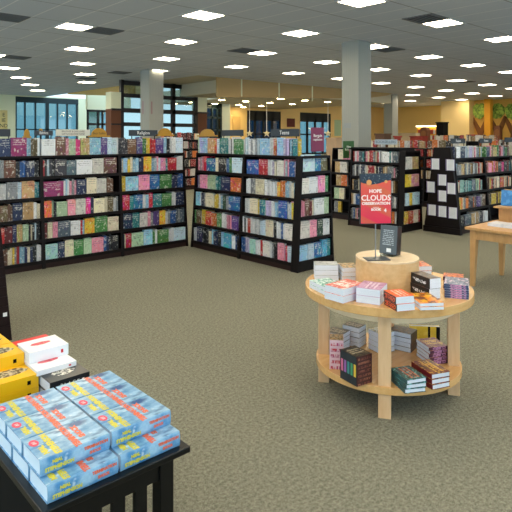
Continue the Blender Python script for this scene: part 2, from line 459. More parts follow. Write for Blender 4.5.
# ------------------------------------------------------------------ bookcases
def make_bookcase(name, w_, topz, tiers, slope=.10, depth=.62, endpanel=True):
    """local: x along the front, y into the case, z up; the front leans back"""
    r = empty(name)
    vf = lambda z: slope*z/1.38
    th = .02
    def side(x0, x1):
        return MB().prism([(-.016, 0), (vf(topz)-.016, topz+.001), (depth-vf(topz)+.016, topz+.001), (depth+.016, 0)], 'x', x0, x1)
    side(0, th).build('side_panel', M_ESP, r); side(w_-th, w_).build('side_panel', M_ESP, r)
    for z in tiers:
        MB().box(th, w_-th, vf(z)-.012, depth-vf(z)+.012, z-.022, z).box(th, w_-th, vf(z)-.02, vf(z)-.008, z-.034, z+.004).build('shelf', M_ESP, r)
    MB().box(th, w_-th, vf(topz)-.012, depth-vf(topz)+.012, topz-.025, topz).build('top_board', M_ESP, r)
    MB().box(th, w_-th, .31, .33, .07, topz-.026).build('back_panel', M_ESP, r)
    MB().box(th, w_-th, .01, depth-.01, 0, tiers[0]-.035).build('plinth', M_PLN, r)
    return r
def make_endcap(name, w_, topz, tiers, sl, depth=.085):
    """shallow display end closing a gondola: tapered like the case behind it"""
    r = empty(name); e = lambda z: sl*z/1.38; th = .02
    MB().prism([(0, 0), (w_, 0), (w_-e(topz), topz), (e(topz), topz)], 'y', depth-.015, depth).build('back_panel', M_ESP, r)
    for q in (0, 1):
        pts = [(0, 0), (th, 0), (th+e(topz), topz), (e(topz), topz)]
        if q: pts = [(w_-a, b) for a, b in pts]
        MB().prism(pts, 'y', -.01, depth-.0155).build('side_panel', M_ESP, r)
    for z in tiers+[topz]:
        a = e(z)+th+.001; MB().box(a, w_-a, -.012, depth-.0155, z-.02, z).box(a, w_-a, -.018, -.0121, z-.028, z+.006).build('shelf', M_ESP, r)
    MB().box(th+.002, w_-th-.002, 0, depth-.0155, 0, tiers[0]-.03).build('plinth', M_ESP, r)
    return r
TI = [.10, .356, .612, .868, 1.124]
cases = {}
def place_case(key, x, y, rz, w_, topz, tiers, label, slope=.10, depth=.62, like=None, group=None, name='bookcase'):
    o = copy_tree(cases[like]['o']) if like else (make_endcap(name, w_, topz, tiers, .075) if name == 'endcap_shelf' else make_bookcase(name, w_, topz, tiers, slope, depth))
    o.location = (x, y, 0); o.rotation_euler = (0, 0, rz)
    tag(o, label, 'bookcase', group)
    cases[key] = dict(o=o, x=x, y=y, rz=rz, w=w_, top=topz, tiers=tiers, slope=slope, depth=depth)
    return o
H = -math.pi/2
GL = 'dark bookcase bays of the long run'
place_case('LM', 2.66, 6.78, 0, 1.07, 1.38, TI, 'middle bay of the long dark bookcase, mixed gift books, under the cream banner', group=GL)
place_case('LL', 1.59, 6.78, 0, 1.07, 1.38, TI, 'left bay of the long dark bookcase, cut by the picture edge', like='LM', group=GL)
place_case('LR', 3.73, 6.78, 0, 1.07, 1.38, TI, 'right bay of the long dark bookcase, full of bright picture books', like='LM', group=GL)
GB = 'dark bookcase bays with white and blue books'
place_case('BL', 4.80, 6.68, H, 1.06, 1.38, TI, 'left bay of the dark corner bookcase, colourful books under a gold arched sign', like='LM', group=GB)
cases['BL']['w'] = 1.07
place_case('BR', 4.80, 5.61, H, .985, 1.38, TI, 'right bay of the dark corner bookcase, mostly white spines and a red cover', group=GB)
place_case('E1', 4.79, 4.54, 0, .67, 1.38, [.125, .39, .655, .925, 1.19], 'narrow dark display end of the corner bookcase, turned towards the round table', slope=0, depth=.085, name='endcap_shelf')
TA = [.13, .39, .65, .91, 1.17]
place_case('A', 8.14, 6.42, H, 1.05, 1.43, TA, 'dark bookcase behind the red poster, with an empty top board')
place_case('AE', 8.13, 5.27, 0, .62, 1.38, [.13, .44, .76, 1.06], 'narrow dark display end beside the card panel, yellow and red books', slope=0, depth=.085, name='endcap_shelf')
TB = [.126, .40, .68, .97]
place_case('B1', 8.70, 4.52, 0, 1.07, 1.26, TB, 'dark bookcase bay next to the panel of white cards, red and teal books', slope=.14)
place_case('B2', 9.77, 4.52, 0, 1.07, 1.26, TB, 'dark bookcase bay behind the desk riser, brown and red books', like='B1')
place_case('B3', 10.84, 4.52, 0, 1.07, 1.26, TB, 'dark bookcase bay at the right picture edge, beyond the desk riser', like='B1')
place_case('C', 8.62, 7.30, H, .60, 1.40, TA, 'dark angled display case under the green sign, left of the poster', slope=.14)
place_case('F1', 11.6, 9.1, H, 1.07, 1.36, TA, 'far dark bookcase behind the column, partly hidden by the near shelves')
place_case('F2', 11.6, 8.03, H, 1.07, 1.36, TA, 'far dark bookcase glimpsed above the shelf behind the poster', like='F1')
place_case('F3', 11.6, 6.96, H, 1.07, 1.36, TA, 'far dark bookcase glimpsed between the shelf ends right of the poster', like='F1')
place_case('F4', 13.4, 6.60, H, 1.07, 1.36, TA, 'far dark bookcase glimpsed over the panel of white cards', like='F1')
gE = Vector((FW[0]*17.3+RT[0]*(188-256)/FPX*17.3, FW[1]*17.3+RT[1]*(188-256)/FPX*17.3, 0))
place_case('G', gE.x-.9, gE.y-.1, 0, 1.5, 1.55, [.13, .42, .71, .99, 1.27], 'distant dark bookcase seen through the gap between the two near bookcases')
place_case('H1', 16.5, 9.6, H, 1.07, 1.5, TA, 'distant bookcase under the red header, right of the far column')
place_case('H2', 16.5, 8.5, H, 1.07, 1.5, TA, 'distant bookcase left of the brown arched post', like='H1')
# leaning dark case end at the left edge, with slat grooves
def dark_end():
    r = empty('bookcase', (0, 0, 0))
    p = pix(12, 340, 0); x1 = p.x; y0 = p.y
    d_ = .62; hh = 1.38
    MB().prism([(x1-.62, 0), (x1, 0), (x1-.13, hh), (x1-.49, hh)], 'y', y0, y0+.03).build('end_panel', M_ESP2, r)
    g = MB()
    for k in range(17):
        z = .06+k*.078; s_ = .13*z/hh
        g.box(x1-.60+s_, x1-.012-s_, y0-.006, y0, z, z+.062)
    g.build('slat_panel', M_ESP2, r)
    MB().prism([(x1-.60, 0), (x1-.02, 0), (x1-.15, hh), (x1-.47, hh)], 'y', y0+.03, y0+1.0).build('body', M_ESP, r)
    MB().box(x1-.07, x1-.04, y0-.008, y0-.006, .2, .23).build('label_holder', M_WHITE, r)
    tag(r, 'dark slatted bookcase end at the left picture edge, in front of the long bookcase', 'bookcase')
dark_end()

# panel of cards closing the near end of the B cases
r = empty('card_display', (8.62, 4.50, 0))
MB().prism([(-.02, 0), (.66, 0), (.47, 1.44), (.17, 1.44)], 'x', 0, .06).build('panel', M_ESP, r)
MB().box(-.02, 0, -.02, .66, 0, .1).build('plinth', M_ESP, r)
tag(r, 'tapered dark end panel holding nine white cards, right of the poster', 'display panel')
M_CARD = mat('white_card_print', (214, 220, 230), .6); t = NT(M_CARD); v = t.coord('Generated'); xs = t.xyz(v)
k_ = t.math('MULTIPLY', t.math('LESS_THAN', t.math('FRACT', t.math('MULTIPLY', xs[2], 9.0)), .35), t.band(xs[1], .15, .85))
t.link(t.mix(t.math('MULTIPLY', k_, .35), lin((222, 226, 234)), lin((90, 95, 110))), t.b.inputs['Base Color'])
cards = [(435, 164, 'top left'), (450, 165, 'top right'), (442, 180, 'upper middle, alone in its row'), (430.5, 187, 'left edge, third level'), (451, 188.5, 'right edge, third level'),
         (442, 196, 'centre, below the upper middle one'), (431.7, 210, 'bottom row, left'), (442, 211.5, 'bottom row, middle'), (452.5, 213, 'bottom row, right')]
for px, py, wh in cards:
    k_ = (px-256)/FPX; Xp = 8.60; Yp = Xp*(RT[0]-k_*FW[0])/(k_*FW[1]-RT[1]); dd = dist(Xp, Yp); Zp = EYE+(HY-py)/FPX*dd
    r = empty('card_holder', (8.62, Yp, Zp-.09))
    MB().box(-.016, -.002, -.078, .082, -.006, .185).build('holder', M_PLAST, r)
    MB().box(-.020, -.0165, -.074, .060, 0, .18).build('card', M_CARD, r)
    tag(r, 'white printed card in a holder on the dark panel: '+wh, 'card', 'white cards on the dark end panel')

# ------------------------------------------------------------------ books on shelves
PAL = {'nv': ('navy', (30, 44, 86)), 'bl': ('blue', (42, 96, 168)), 'lb': ('light blue', (150, 196, 226)), 'pb': ('pale blue', (196, 218, 234)), 'sk': ('sky blue', (96, 172, 220)),
 'te': ('teal', (38, 128, 134)), 'tp': ('pale teal', (160, 208, 200)), 'gn': ('green', (70, 132, 70)), 'gp': ('pale green', (178, 206, 170)), 'gd': ('dark green', (38, 66, 52)),
 'ye': ('yellow', (236, 200, 60)), 'or': ('orange', (226, 124, 50)), 're': ('red', (190, 36, 44)), 'dr': ('dark red', (112, 30, 36)), 'pk': ('pink', (236, 150, 174)),
 'hp': ('hot pink', (232, 60, 138)), 'mg': ('magenta', (150, 50, 112)), 'pu': ('purple', (88, 62, 130)), 'li': ('lilac', (190, 178, 216)), 'cr': ('cream', (228, 216, 188)),
 'ta': ('tan', (196, 160, 112)), 'br': ('brown', (110, 76, 56)), 'ol': ('olive brown', (112, 98, 66)), 'gy': ('grey', (146, 150, 156)), 'sl': ('slate', (82, 98, 112)),
 'ch': ('charcoal', (56, 54, 64)), 'bk': ('black', (22, 24, 32)), 'wh': ('white', (232, 234, 238)), 'wp': ('off-white', (222, 216, 210))}
ROWS = {
'LL': ['0:nvf 11:mgf 27:lbs2 31:ols4 40', '0:gys1 4:brf 16:bks1 20:bls2 26:nvf 35:bks2 41', '0:whs2 7:gyf 18:pbs1 22:taf 35:tes1 40', '0:olf 8:brs2 13:nvf 23:taf 34:whs2 41',
       '0:res1 5:drs3 13:nvs1 17:taf 23:gpf 29:bks6 42', '2:brs3 8:crs2 13:yes2 17:res1 20:lbs2 25:nvs3 33:bks2 37:whs2 43'],
'LM': ['42:whf 56:brf 66:pks1 69:gpf 76:hps2 81:taf 90:lbf 101:puf 108:pbs2 117:whs1 121', '43:res1 45:chs4 55:chf 67:slf 77:whf 93:wpf 104:brf 117', '43:mgf 64:whs3 70:pks3 77:nvf 87:crf 97:wpf 107:brs2 114',
       '43:orf 52:gps2 57:gpf 68:pkf 76:wpf 86:hpf 91:nvs1 94:crf 105:crs1 108:olf 114:whs2 119', '44:drs1 48:crf 53:pks1 58:slf 71:whf 81:res2 85:yef 95:gnf 108:crf 119',
       '45:tpf 58:nvf 65:crf 74:gnf 84:gpf 92:pkf 104:bls1 107:nvs2 112:bkf 119'],
'LR': ['122:chs3 128:brf 137:puf 143:gns2 147:yes2 150:res3 156:puf 164:lbs2 170:whs3 176:pbf 184', '120:bls2 124:lbs1 128:yes2 133:lbs2 139:nvs2 144:yef 152:lbs2 157:pks2 161:pks1 166:tes1 168:ref 177:whs2 183',
       '120:yes2 126:lbf 139:pkf 150:blf 160:gnf 172:nvs2 178:bls2 184', '121:ref 130:tes1 134:blf 143:whs2 149:res1 153:tef 162:gnf 172:whs2 176:nvs3 185', '121:nvf 133:tef 140:wpf 148:pks2 154:pus3 160:yef 166:whs2 171:bls2 176:sls4 186',
       '122:bls2 126:ref 132:gpf 144:lbf 153:gns2 158:gnf 169:whs2 174:pbf 186'],
'BL': ['194:gpf 199:lbf 207:taf 214:res2 219:tef 228:whs3 233:gnf 243', '196:pks3 203:res1 206:blf 215:crs1 218:bkf 226:bls1 229:gns1 231:pbf 242', '195:pus2 199:pkf 207:gpf 215:tes2 220:nvf 230:orf 241',
       '194:lbf 200:nvs2 205:crf 213:yes2 218:whs2 222:gds2 228:blf 241', '194:gns1 196:brf 201:yes2 205:ref 212:ors2 216:gnf 221:whs2 226:pks2 231:puf 238:whs1 240', '193:whs2 196:nvf 202:bks3 208:crs2 213:nvs2 217:bks1 220:lbs1 223:skf 231:whs1 234:bls3 239'],
'BR': ['243:pbf 247:whs1 250:gys4 259:lbf 269:whs2 273:res1 276:lbf 283:lis2 288:nvs3 292:tef 297:yef 303', '246:blf 258:ref 267:whs2 272:lis2 276:wpf 283:pks3 288:bls3 294:lis3 301', '245:whs2 250:gys2 255:crf 264:whs3 272:whs2 276:yes1 279:ors3 284:lbs2 288:whs2 293:lbf 301',
       '244:whs2 249:crf 257:yes1 259:tef 265:lis2 271:whs1 274:lbs2 278:blf 287:whs2 291:yes1 294:pks1 298', '242:whs3 247:res1 250:whs4 259:pbs2 265:crf 273:bks1 276:whs2 280:bls2 284:wpf 294:lis2 298', '241:bls2 245:lis2 249:tpf 255:whs2 260:res1 262:wpf 269:whs2 273:bks2 277:pkf 284:res1 287:pbf 293:gns1 296'],
'E1': [None, '304:pbf 316:blf 322:olf 331', '302:wpf 310:whf 319:pkf 326:gnf 332', '301:pks3 306:brf 311:drs2 315:whf 325:gpf 332', '300:wpf 311:pkf 318:gdf 324:whf 332', '300:lbf 309:pbf 315:blf 323:skf 328:tef 333']}
CASE_NAME = {'LL': "long case's left bay", 'LM': "long case's middle bay", 'LR': "long case's right bay", 'BL': "corner case's left bay", 'BR': "corner case's right bay", 'E1': "corner case's end",
             'A': 'case behind the poster', 'AE': 'display end beside card panel', 'B1': 'case beside card panel', 'B2': 'case behind desk riser', 'C': 'case under green sign'}
def uv_of(case, px, z):          # distance along a case's front for a photo column
    c = cases[case]; vf = c['slope']*z/1.38
    ux, uy = math.cos(c['rz']), math.sin(c['rz']); vx, vy = -uy, ux
    x0, y0 = c['x']+vx*vf, c['y']+vy*vf; k = (px-256)/FPX
    # (r0+ru*t) = k (d0+du*t)
    r0, ru = RT[0]*x0+RT[1]*y0, RT[0]*ux+RT[1]*uy; d0, du = FW[0]*x0+FW[1]*y0, FW[0]*ux+FW[1]*uy
    return (k*d0-r0)/(ru-k*du)
BOOKS = []
def add_book(case, z, u0, u1, h, dep, col, face, tier, idx, off=.0):
    c = cases[case]; vf = c['slope']*z/1.38+.012+off
    BOOKS.append(dict(case=case, z=z, u0=u0, u1=u1, h=h, dep=dep, col=col, face=face, tier=tier, idx=idx, v=vf))
for case, rows in ROWS.items():
    c = cases[case]; levels = [c['top']]+c['tiers'][::-1]
    for ti, row in enumerate(rows):
        if not row: continue
        z = levels[ti]; seq = []
        toks = row.split()
        for k in range(len(toks)-1):
            a, b = toks[k].split(':'); px1 = float(toks[k+1].split(':')[0])
            seq.append((float(a), px1, b[:2], b[2], int(b[3:] or 1)))
        idx = 0
        hi = .235 if ti == 0 else .212
        for (p0, p1, col, ty, n_) in seq:
            lo_, hi_ = (.022, c['w']-.022) if ti else (0.0, c['w'])
            if case == 'E1': lo_, hi_ = .024+.075*(z+.22)/1.38, c['w']-.024-.075*(z+.22)/1.38
            u0, u1 = max(lo_, uv_of(case, p0, z+.1)), min(hi_, uv_of(case, p1, z+.1))
            if u1-u0 < .008: continue
            if ty == 'f':
                add_book(case, z, u0+.002, u1-.002, hi*rnd.uniform(.86, 1.0), .04, col, True, ti, idx, rnd.uniform(0, .01)); idx += 1
            else:
                n_ = max(1, min(n_, int((u1-u0)/.012)))
                for q in range(n_):
                    a = u0+(u1-u0)*q/n_; b = u0+(u1-u0)*(q+1)/n_
                    cc = col if q % 2 == 0 or rnd.random() < .5 else rnd.choice(['wh', 'pb', 'bk', 'cr', 'lb', 'gy'])
                    add_book(case, z, a+.0008, b-.0008, hi*rnd.uniform(.84, 1.0), .15, cc, False, ti, idx, rnd.uniform(.0, .02)); idx += 1
def fill(case, tiers_, pal, seed, hmax=.21, pf=.15, fw=.12):
    c = cases[case]; levels = [c['top']]+c['tiers'][::-1]; R = random.Random(seed)
    for ti in tiers_:
        z = levels[ti]; u = .035; idx = 0
        while u < c['w']-.06:
            if R.random() < pf:
                w_ = R.uniform(.8, 1.2)*fw; fc = True
            else: w_ = R.uniform(.022, .045); fc = False
            if u+w_ > c['w']-.034: break
            add_book(case, z, u+.001, u+w_-.001, hmax*R.uniform(.82, 1), .05 if fc else .15, R.choice(pal), fc, ti, idx, R.uniform(0, .015)); idx += 1
            u += w_
            if R.random() < .04: u += .02
MIX = ['wh', 'wh', 'gy', 'bk', 'nv', 'cr', 'ta', 're', 'bl', 'sl', 'ch', 'or', 'lb', 'pk']
fill('A', [1], ['sl', 'gy', 'nv', 'pu', 'wh', 'bk', 'cr', 'or', 'wh', 're', 'pk', 're', 'te', 'wh'], 3)
fill('A', [2, 3, 4, 5], MIX, 4)
ROWS_P = {'AE': ['403:wpf 413:taf 424', '403:yef 412:pkf 423', '403:gys2 406:pbf 410:yes2 413:pbf 423', '403:yef 409:ref 414:crf 419:ref 425'],
          'C': [None, '338:crf 343:pkf 350', '335:taf 340:wpf 347', '336:taf 341:orf 347', '334:gpf 339:crf 344', '334:gyf 338:yef 341']}
for case, rows in ROWS_P.items():
    c = cases[case]; levels = ([c['top']] if case == 'C' else [])+c['tiers'][::-1]
    for ti, row in enumerate(rows):
        if not row: continue
        toks = row.split()
        for k in range(len(toks)-1):
            a, b = toks[k].split(':'); p1 = float(toks[k+1].split(':')[0])
            m_ = .034 if case == 'C' else .024+.075*(levels[ti]+.22)/1.38
            u0 = max(m_, uv_of(case, float(a), levels[ti]+.1)); u1 = min(c['w']-m_, uv_of(case, p1, levels[ti]+.1))
            if u1-u0 < .02: continue
            add_book(case, levels[ti], u0+.002, u1-.002, .215, .04, b[:2], True, ti+(case == 'AE'), k)
fill('B1', [0], ['wh', 'pb', 'bk', 'pk', 'wh', 'cr', 'li', 'nv', 'ye'], 11, .2, .15)
fill('B1', [1], ['or', 're', 'lb', 'gy', 'bk', 'br', 'ta', 'wh', 'cr'], 12)
fill('B1', [2], ['re', 'cr', 'te', 'te', 'tp', 'gp', 'gy', 'sl'], 13)
fill('B1', [3], ['bk', 'br', 'ch', 'or', 'gy', 'wh', 'cr', 'pu'], 14)
fill('B1', [4], ['ta', 'wp', 'sl', 'wh', 'ye', 'bk', 'ch'], 15, .2, .4)
fill('B2', [0], ['pk', 're', 'gy', 'nv', 'sl', 'ta', 'dr', 'gn', 'cr'], 16)
fill('B2', [1], ['br', 'or', 'dr', 'bk', 'te', 'hp', 'pk'], 17)
fill('B2', [2], ['ch', 'br', 're', 'or', 'ye', 'ta', 'cr'], 18)
fill('B2', [3], ['bk', 'br', 'gd', 'ye'], 19)
fill('B3', [0, 1, 2], ['gy', 'cr', 'br', 're', 'sl'], 20)
for q, s_ in (('F1', 30), ('F2', 31), ('F3', 32), ('F4', 33), ('H1', 34), ('H2', 35)):
    fill(q, [0, 1, 2, 3], ['cr', 'ta', 'wp', 'br', 'bk', 're', 'wh', 'ol', 'or'], s_, .2, .35, .14)
fill('G', [0, 1, 2, 3, 4, 5], ['re', 'dr', 'cr', 'bk', 'or', 'pk', 'wp', 'dr'], 40, .23, .4, .15)

def shelf_book_mesh(w_, d_, h_, face):
    """local x width, y depth, z up; front (cover or spine) at y=0"""
    mb = MB(); t_ = .002
    if face:      # front board, back board, spine at the left, page block
        mb.box(0, w_, 0, t_, 0, h_); mb.box(0, w_, d_-t_, d_, 0, h_); mb.box(0, t_, t_, d_-t_, 0, h_)
        mb.box(t_, w_-.003, t_, d_-t_, .003, h_-.003, 1)
    else:
        mb.box(0, w_, 0, t_, 0, h_); mb.box(0, t_, t_, d_, 0, h_); mb.box(w_-t_, w_, t_, d_, 0, h_)
        mb.box(t_, w_-t_, t_, d_-.003, .003, h_-.003, 1)
    return mb.mesh('book', [M_BOOK, M_PAGE_T])
N_TABLE = 93
for b in BOOKS:
    c = cases[b['case']]; ux, uy = math.cos(c['rz']), math.sin(c['rz']); vx, vy = -uy, ux
    um = (b['u0']+b['u1'])/2
    x, y = c['x']+ux*um+vx*b['v'], c['y']+uy*um+vy*b['v']; d_ = dist(x, y)
    px, py = project(x, y, b['z']+b['h']/2)
    a = (b['u1']-b['u0'])*b['h']/d_**2
    if b['case'][0] in 'FGH' or px < 1 or px > 511: a *= .02
    if b['case'] == 'A' and 352 < px < 395 and py > 170: a *= .05
    if b['case'] in ('B2', 'B3') and px > 488 and py > 186: a *= .05
    if b['case'] == 'C' and px < 336: a *= .05
    b['rank'] = a
chosen = sorted(BOOKS, key=lambda b: -b['rank'])[:300-N_TABLE]
chosen_ids = set(id(b) for b in chosen)
TN = ['top', 'second', 'third', 'fourth', 'fifth', 'bottom']
bytier = {}
for b in BOOKS: bytier.setdefault((b['case'], b['tier']), []).append(b)
labels = {}
def cname(k): return PAL[k][0]
for lst in bytier.values():
    lst.sort(key=lambda b: b['u0'])
    for k, b in enumerate(lst):
        b['L'] = cname(lst[k-1]['col']) if k else None
        b['Rr'] = cname(lst[k+1]['col']) if k+1 < len(lst) else None
        b['k'] = k; b['n'] = len(lst)
def lab_of(b, mode):
    nm = cname(b['col']); ty = 'face-out' if b['face'] else 'spine-out'
    tn = TN[b['tier']] if b['tier'] < 5 else 'bottom'
    if b['case'] == 'AE': tn = ['', 'top', 'second', 'third', 'bottom'][b['tier']]
    if b['case'][0] == 'B' and b['case'][1] in '12': tn = ['top', 'second', 'third', 'fourth', 'bottom'][b['tier']]
    where = 'on top of' if (b['tier'] == 0) else tn+' shelf of'
    if mode == 0:
        if b['L'] and b['Rr']: s_ = '%s %s book between %s and %s, %s %s' % (nm, ty, b['L'], b['Rr'], where, CASE_NAME[b['case']])
        elif b['L']: s_ = '%s %s book, right end, %s %s' % (nm, ty, where, CASE_NAME[b['case']])
        else: s_ = '%s %s book, left end, %s %s' % (nm, ty, where, CASE_NAME[b['case']])
    else:
        pos = ordn[b['k']]+' from left' if b['k'] < 20 else ordn[min(19, b['n']-1-b['k'])]+' from right'
        if b['n']-1-b['k'] < b['k']: pos = ordn[b['n']-1-b['k']]+' from right'
        s_ = '%s %s book, %s, %s %s' % (nm, ty, pos, where, CASE_NAME[b['case']])
    return s_
cnt = {}
for b in BOOKS:
    if b['case'] in CASE_NAME: cnt[lab_of(b, 0)] = cnt.get(lab_of(b, 0), 0)+1
def put_shelf_book(b):
    c = cases[b['case']]; ux, uy = math.cos(c['rz']), math.sin(c['rz']); vx, vy = -uy, ux
    me = shelf_book_mesh(b['u1']-b['u0'], b['dep'], b['h'], b['face'])
    o = bpy.data.objects.new('book', me); COL.objects.link(o)
    o.location = (c['x']+ux*b['u0']+vx*b['v'], c['y']+uy*b['u0']+vy*b['v'], b['z']+.0005); o.rotation_euler = (0, 0, c['rz'])
    j = rnd.uniform(.86, 1.02); o.color = lin(tuple(q*j for q in PAL[b['col']][1]))
    l = lab_of(b, 0)
    if cnt[l] > 1 or len(l.split()) > 16: l = lab_of(b, 1)
    tag(o, l, 'book', 'books, %s' % CASE_NAME[b['case']])
for b in chosen: put_shelf_book(b)
# every other shelved book, one object
vs, fs, cols = [], [], []
for b in BOOKS:
    if id(b) in chosen_ids: continue
    c = cases[b['case']]; ux, uy = math.cos(c['rz']), math.sin(c['rz']); vx, vy = -uy, ux
    k = len(vs)
    def Pt(u, v_, z): return (c['x']+ux*u+vx*v_, c['y']+uy*u+vy*v_, z)
    u0, u1, v0_, v1_, z0, z1 = b['u0'], b['u1'], b['v'], b['v']+b['dep'], b['z']+.0005, b['z']+b['h']
    vs += [Pt(u0, v0_, z0), Pt(u1, v0_, z0), Pt(u1, v1_, z0), Pt(u0, v1_, z0), Pt(u0, v0_, z1), Pt(u1, v0_, z1), Pt(u1, v1_, z1), Pt(u0, v1_, z1)]
    jj = rnd.uniform(.76, .94); cc = lin(tuple(q*jj for q in PAL[b['col']][1])); pg = lin((225, 220, 210))
    for f, q in (((0,3,2,1), cc), ((4,5,6,7), pg), ((0,1,5,4), cc), ((1,2,6,5), cc), ((2,3,7,6), cc), ((3,0,4,7), cc)):
        fs.append(tuple(i+k for i in f)); cols += [q]*4
me = bpy.data.meshes.new('books'); me.from_pydata(vs, [], fs); me.materials.append(M_BOOKS)
ca = me.color_attributes.new('col', 'FLOAT_COLOR', 'CORNER')
ca.data.foreach_set('color', [x for q in cols for x in q])
o = bpy.data.objects.new('books', me); COL.objects.link(o)
tag(o, 'narrow and distant books filling the rest of all the dark bookcases', 'books', kind='stuff')
print('BOOKS total', len(BOOKS), 'individual on shelves', len(chosen))

# ------------------------------------------------------------------ signs on the bookcases
def board_sign(name, label, px0, px1, py0, py1, Y, words, bm_, tm, cat='sign', tsize=.6, plane='y', thick=.012, group=None, foot=None, tx=0):
    """a board standing on a bookcase facing the viewer's side; Y is its plane"""
    if plane == 'y':
        xa_, xb_ = at_plane_y(px0, Y), at_plane_y(px1, Y); cx, cy = (xa_+xb_)/2, Y; wd = xb_-xa_; rz = 0
    else:
        X = Y
        f_ = lambda px: X*(RT[0]-(px-256)/FPX*FW[0])/((px-256)/FPX*FW[1]-RT[1])
        ya, yb = f_(px0), f_(px1); cx, cy = X, (ya+yb)/2; wd = ya-yb; rz = H
    d_ = dist(cx, cy); z0, z1 = EYE+(HY-py1)/FPX*d_, EYE+(HY-py0)/FPX*d_
    r = empty(name, (cx, cy, z0), rz); hh = z1-z0
    MB().box(-wd/2, wd/2, 0, thick, 0, hh).build('board', bm_, r, bevel=.002)
    n_ = len(words)
    for k, wd_ in enumerate(words):
        sz = hh*tsize/n_*1.25
        sz = min(sz, wd*.9/(max(1, len(wd_))*.55))
        text(wd_, 'lettering', tm, r, (tx*wd, -.001, hh*(1-(k+.5)/n_*.8-.1)), (math.pi/2, 0, 0), sz)
    if foot is not None and z0 > foot+.005:
        for sx_ in (-.4, .4): MB().box(wd*sx_-.005, wd*sx_+.005, 0, .01, foot-z0, 0).build('post', M_BLK2, r)
    tag(r, label, cat, group); return r
M_BANNER = mat('cream_banner', (206, 204, 192), .6)
M_BURG = mat('burgundy_sign', (120, 24, 70), .45); M_GREEN = mat('green_sign', (52, 96, 48), .5)
M_ARCH = mat('ochre_arch', (170, 124, 20), .5); M_DKT = mat('dark_lettering', (60, 50, 30), .6)
YS = 7.14
board_sign('category_sign', 'dark sign board on the long bookcase at the left picture edge', -6, 10.5, 129, 136.5, YS, [], M_SIGNDK, M_WHITE, foot=1.38)
board_sign('category_sign', 'small dark sign board with white word above the white book, left of cream banner', 34.5, 53, 130.5, 135.5, YS, ['Bibles'], M_SIGNDK, M_WHITE, foot=1.38)
s_ = board_sign('banner_sign', 'cream banner with fine grey lettering on the long bookcase', 56, 90, 129.5, 136, YS, ['BROWSE & DISCOVER', 'GIFTS FOR EVERYONE'], M_BANNER, mat('grey_lettering', (90, 90, 88)), foot=1.38)
board_sign('category_sign', 'dark sign board with white word in front of the far column, between gold arches', 129, 157.5, 130, 136, YS, ['Religion'], M_SIGNDK, M_WHITE, foot=1.38)
board_sign('category_sign', 'blank dark sign board above the green swirl book on the corner bookcase', 221.5, 243, 130, 136, 5.14, [], M_SIGNDK, M_WHITE, plane='x', foot=1.38)
board_sign('category_sign', 'dark sign board with white word left of the burgundy sign', 270.5, 299, 129, 136.5, 5.14, ['Teens'], M_SIGNDK, M_WHITE, plane='x', foot=1.38)
def arch_sign(label, px0, px1, py0, py1, Y, plane, words, base):
    if plane == 'y': xa_, xb_ = at_plane_y(px0, Y), at_plane_y(px1, Y); cx, cy, wd, rz = (xa_+xb_)/2, Y, xb_-xa_, 0
    else:
        f_ = lambda px: Y*(RT[0]-(px-256)/FPX*FW[0])/((px-256)/FPX*FW[1]-RT[1])
        ya, yb = f_(px0), f_(px1); cx, cy, wd, rz = Y, (ya+yb)/2, ya-yb, H
    d_ = dist(cx, cy); z0, z1 = EYE+(HY-py1)/FPX*d_, EYE+(HY-py0)/FPX*d_; hh = z1-z0
    r = empty('arched_sign', (cx, cy, z0), rz)
    pts = [(-wd*.72, 0), (wd*.72, 0), (wd*.72, hh*.18), (wd/2, hh*.18)]
    for k in range(9): a = math.pi*k/8; pts.append((wd/2*math.cos(a), hh*.2+hh*.8*math.sin(a)))
    pts += [(-wd/2, hh*.18), (-wd*.72, hh*.18)]
    MB().prism(pts, 'y', 0, .015).build('board', M_ARCH, r)
    for k, w_ in enumerate(words): text(w_, 'lettering', M_DKT, r, (0, -.001, hh*.4), (math.pi/2, 0, 0), hh*.36)
    MB().box(-.01, .01, .002, .012, base-z0, 0).build('post', M_BLK2, r)
    tag(r, label, 'sign', 'gold arched signs')
arch_sign('gold arched sign with dark words right of the cream banner', 91.5, 107, 128, 137, YS, 'y', ['Best Seller'], 1.38)
arch_sign('gold arched sign right of the dark sign, before the far column', 158.5, 171.5, 128, 136, YS, 'y', [], 1.38)
arch_sign('gold arched sign at the left end of the corner bookcase', 200, 214, 129, 136.5, 5.14, 'x', [], 1.38)
arch_sign('small gold arched sign right of the dark sign above the white book', 17+22, 17+26, 128.5, 133, YS+.12, 'y', [], 1.38)
arch_sign('plain pale arched topper between magenta box and blue spines, long bookcase', 24, 30, 129, 138, YS+.05, 'y', [], 1.38)
b_ = board_sign('recommendation_sign', 'burgundy upright sign with white script on the corner bookcase end', 311.5, 324, 127.5, 151.5, 4.70, ['', 'Bargain', 'explosion', '', ''], M_BURG, M_WHITE, tsize=.75, foot=1.38)
g_ = board_sign('recommendation_sign', 'green upright sign with white words in front of the near grey column', 343.5, 354, 141, 158, 6.88+.0, ['', 'New', 'Releases', '', ''], M_GREEN, M_WHITE, tsize=.8, foot=None)
board_sign('banner_sign', 'light blue-grey banner on the empty top board behind the poster', 374.5, 397, 139.5, 144.5, 8.44, ['BOOKSELLERS'], mat('pale_blue_banner', (168, 184, 200)), mat('slate_lettering', (70, 84, 100)), plane='x', foot=1.43)
board_sign('category_sign', 'dark sign board above the case beside the card panel', 451, 465.5, 138.5, 143.5, 4.85, ['Fiction'], M_SIGNDK, M_WHITE, foot=1.26)
board_sign('category_sign', 'dark sign board over the case behind the desk riser', 480, 492, 138.5, 143, 4.85, ['Fiction'], M_SIGNDK, M_WHITE, foot=1.26)
board_sign('category_sign', 'dark sign board cut by the right picture edge', 505, 518, 137.5, 142, 4.85, [], M_SIGNDK, M_WHITE, foot=1.26)
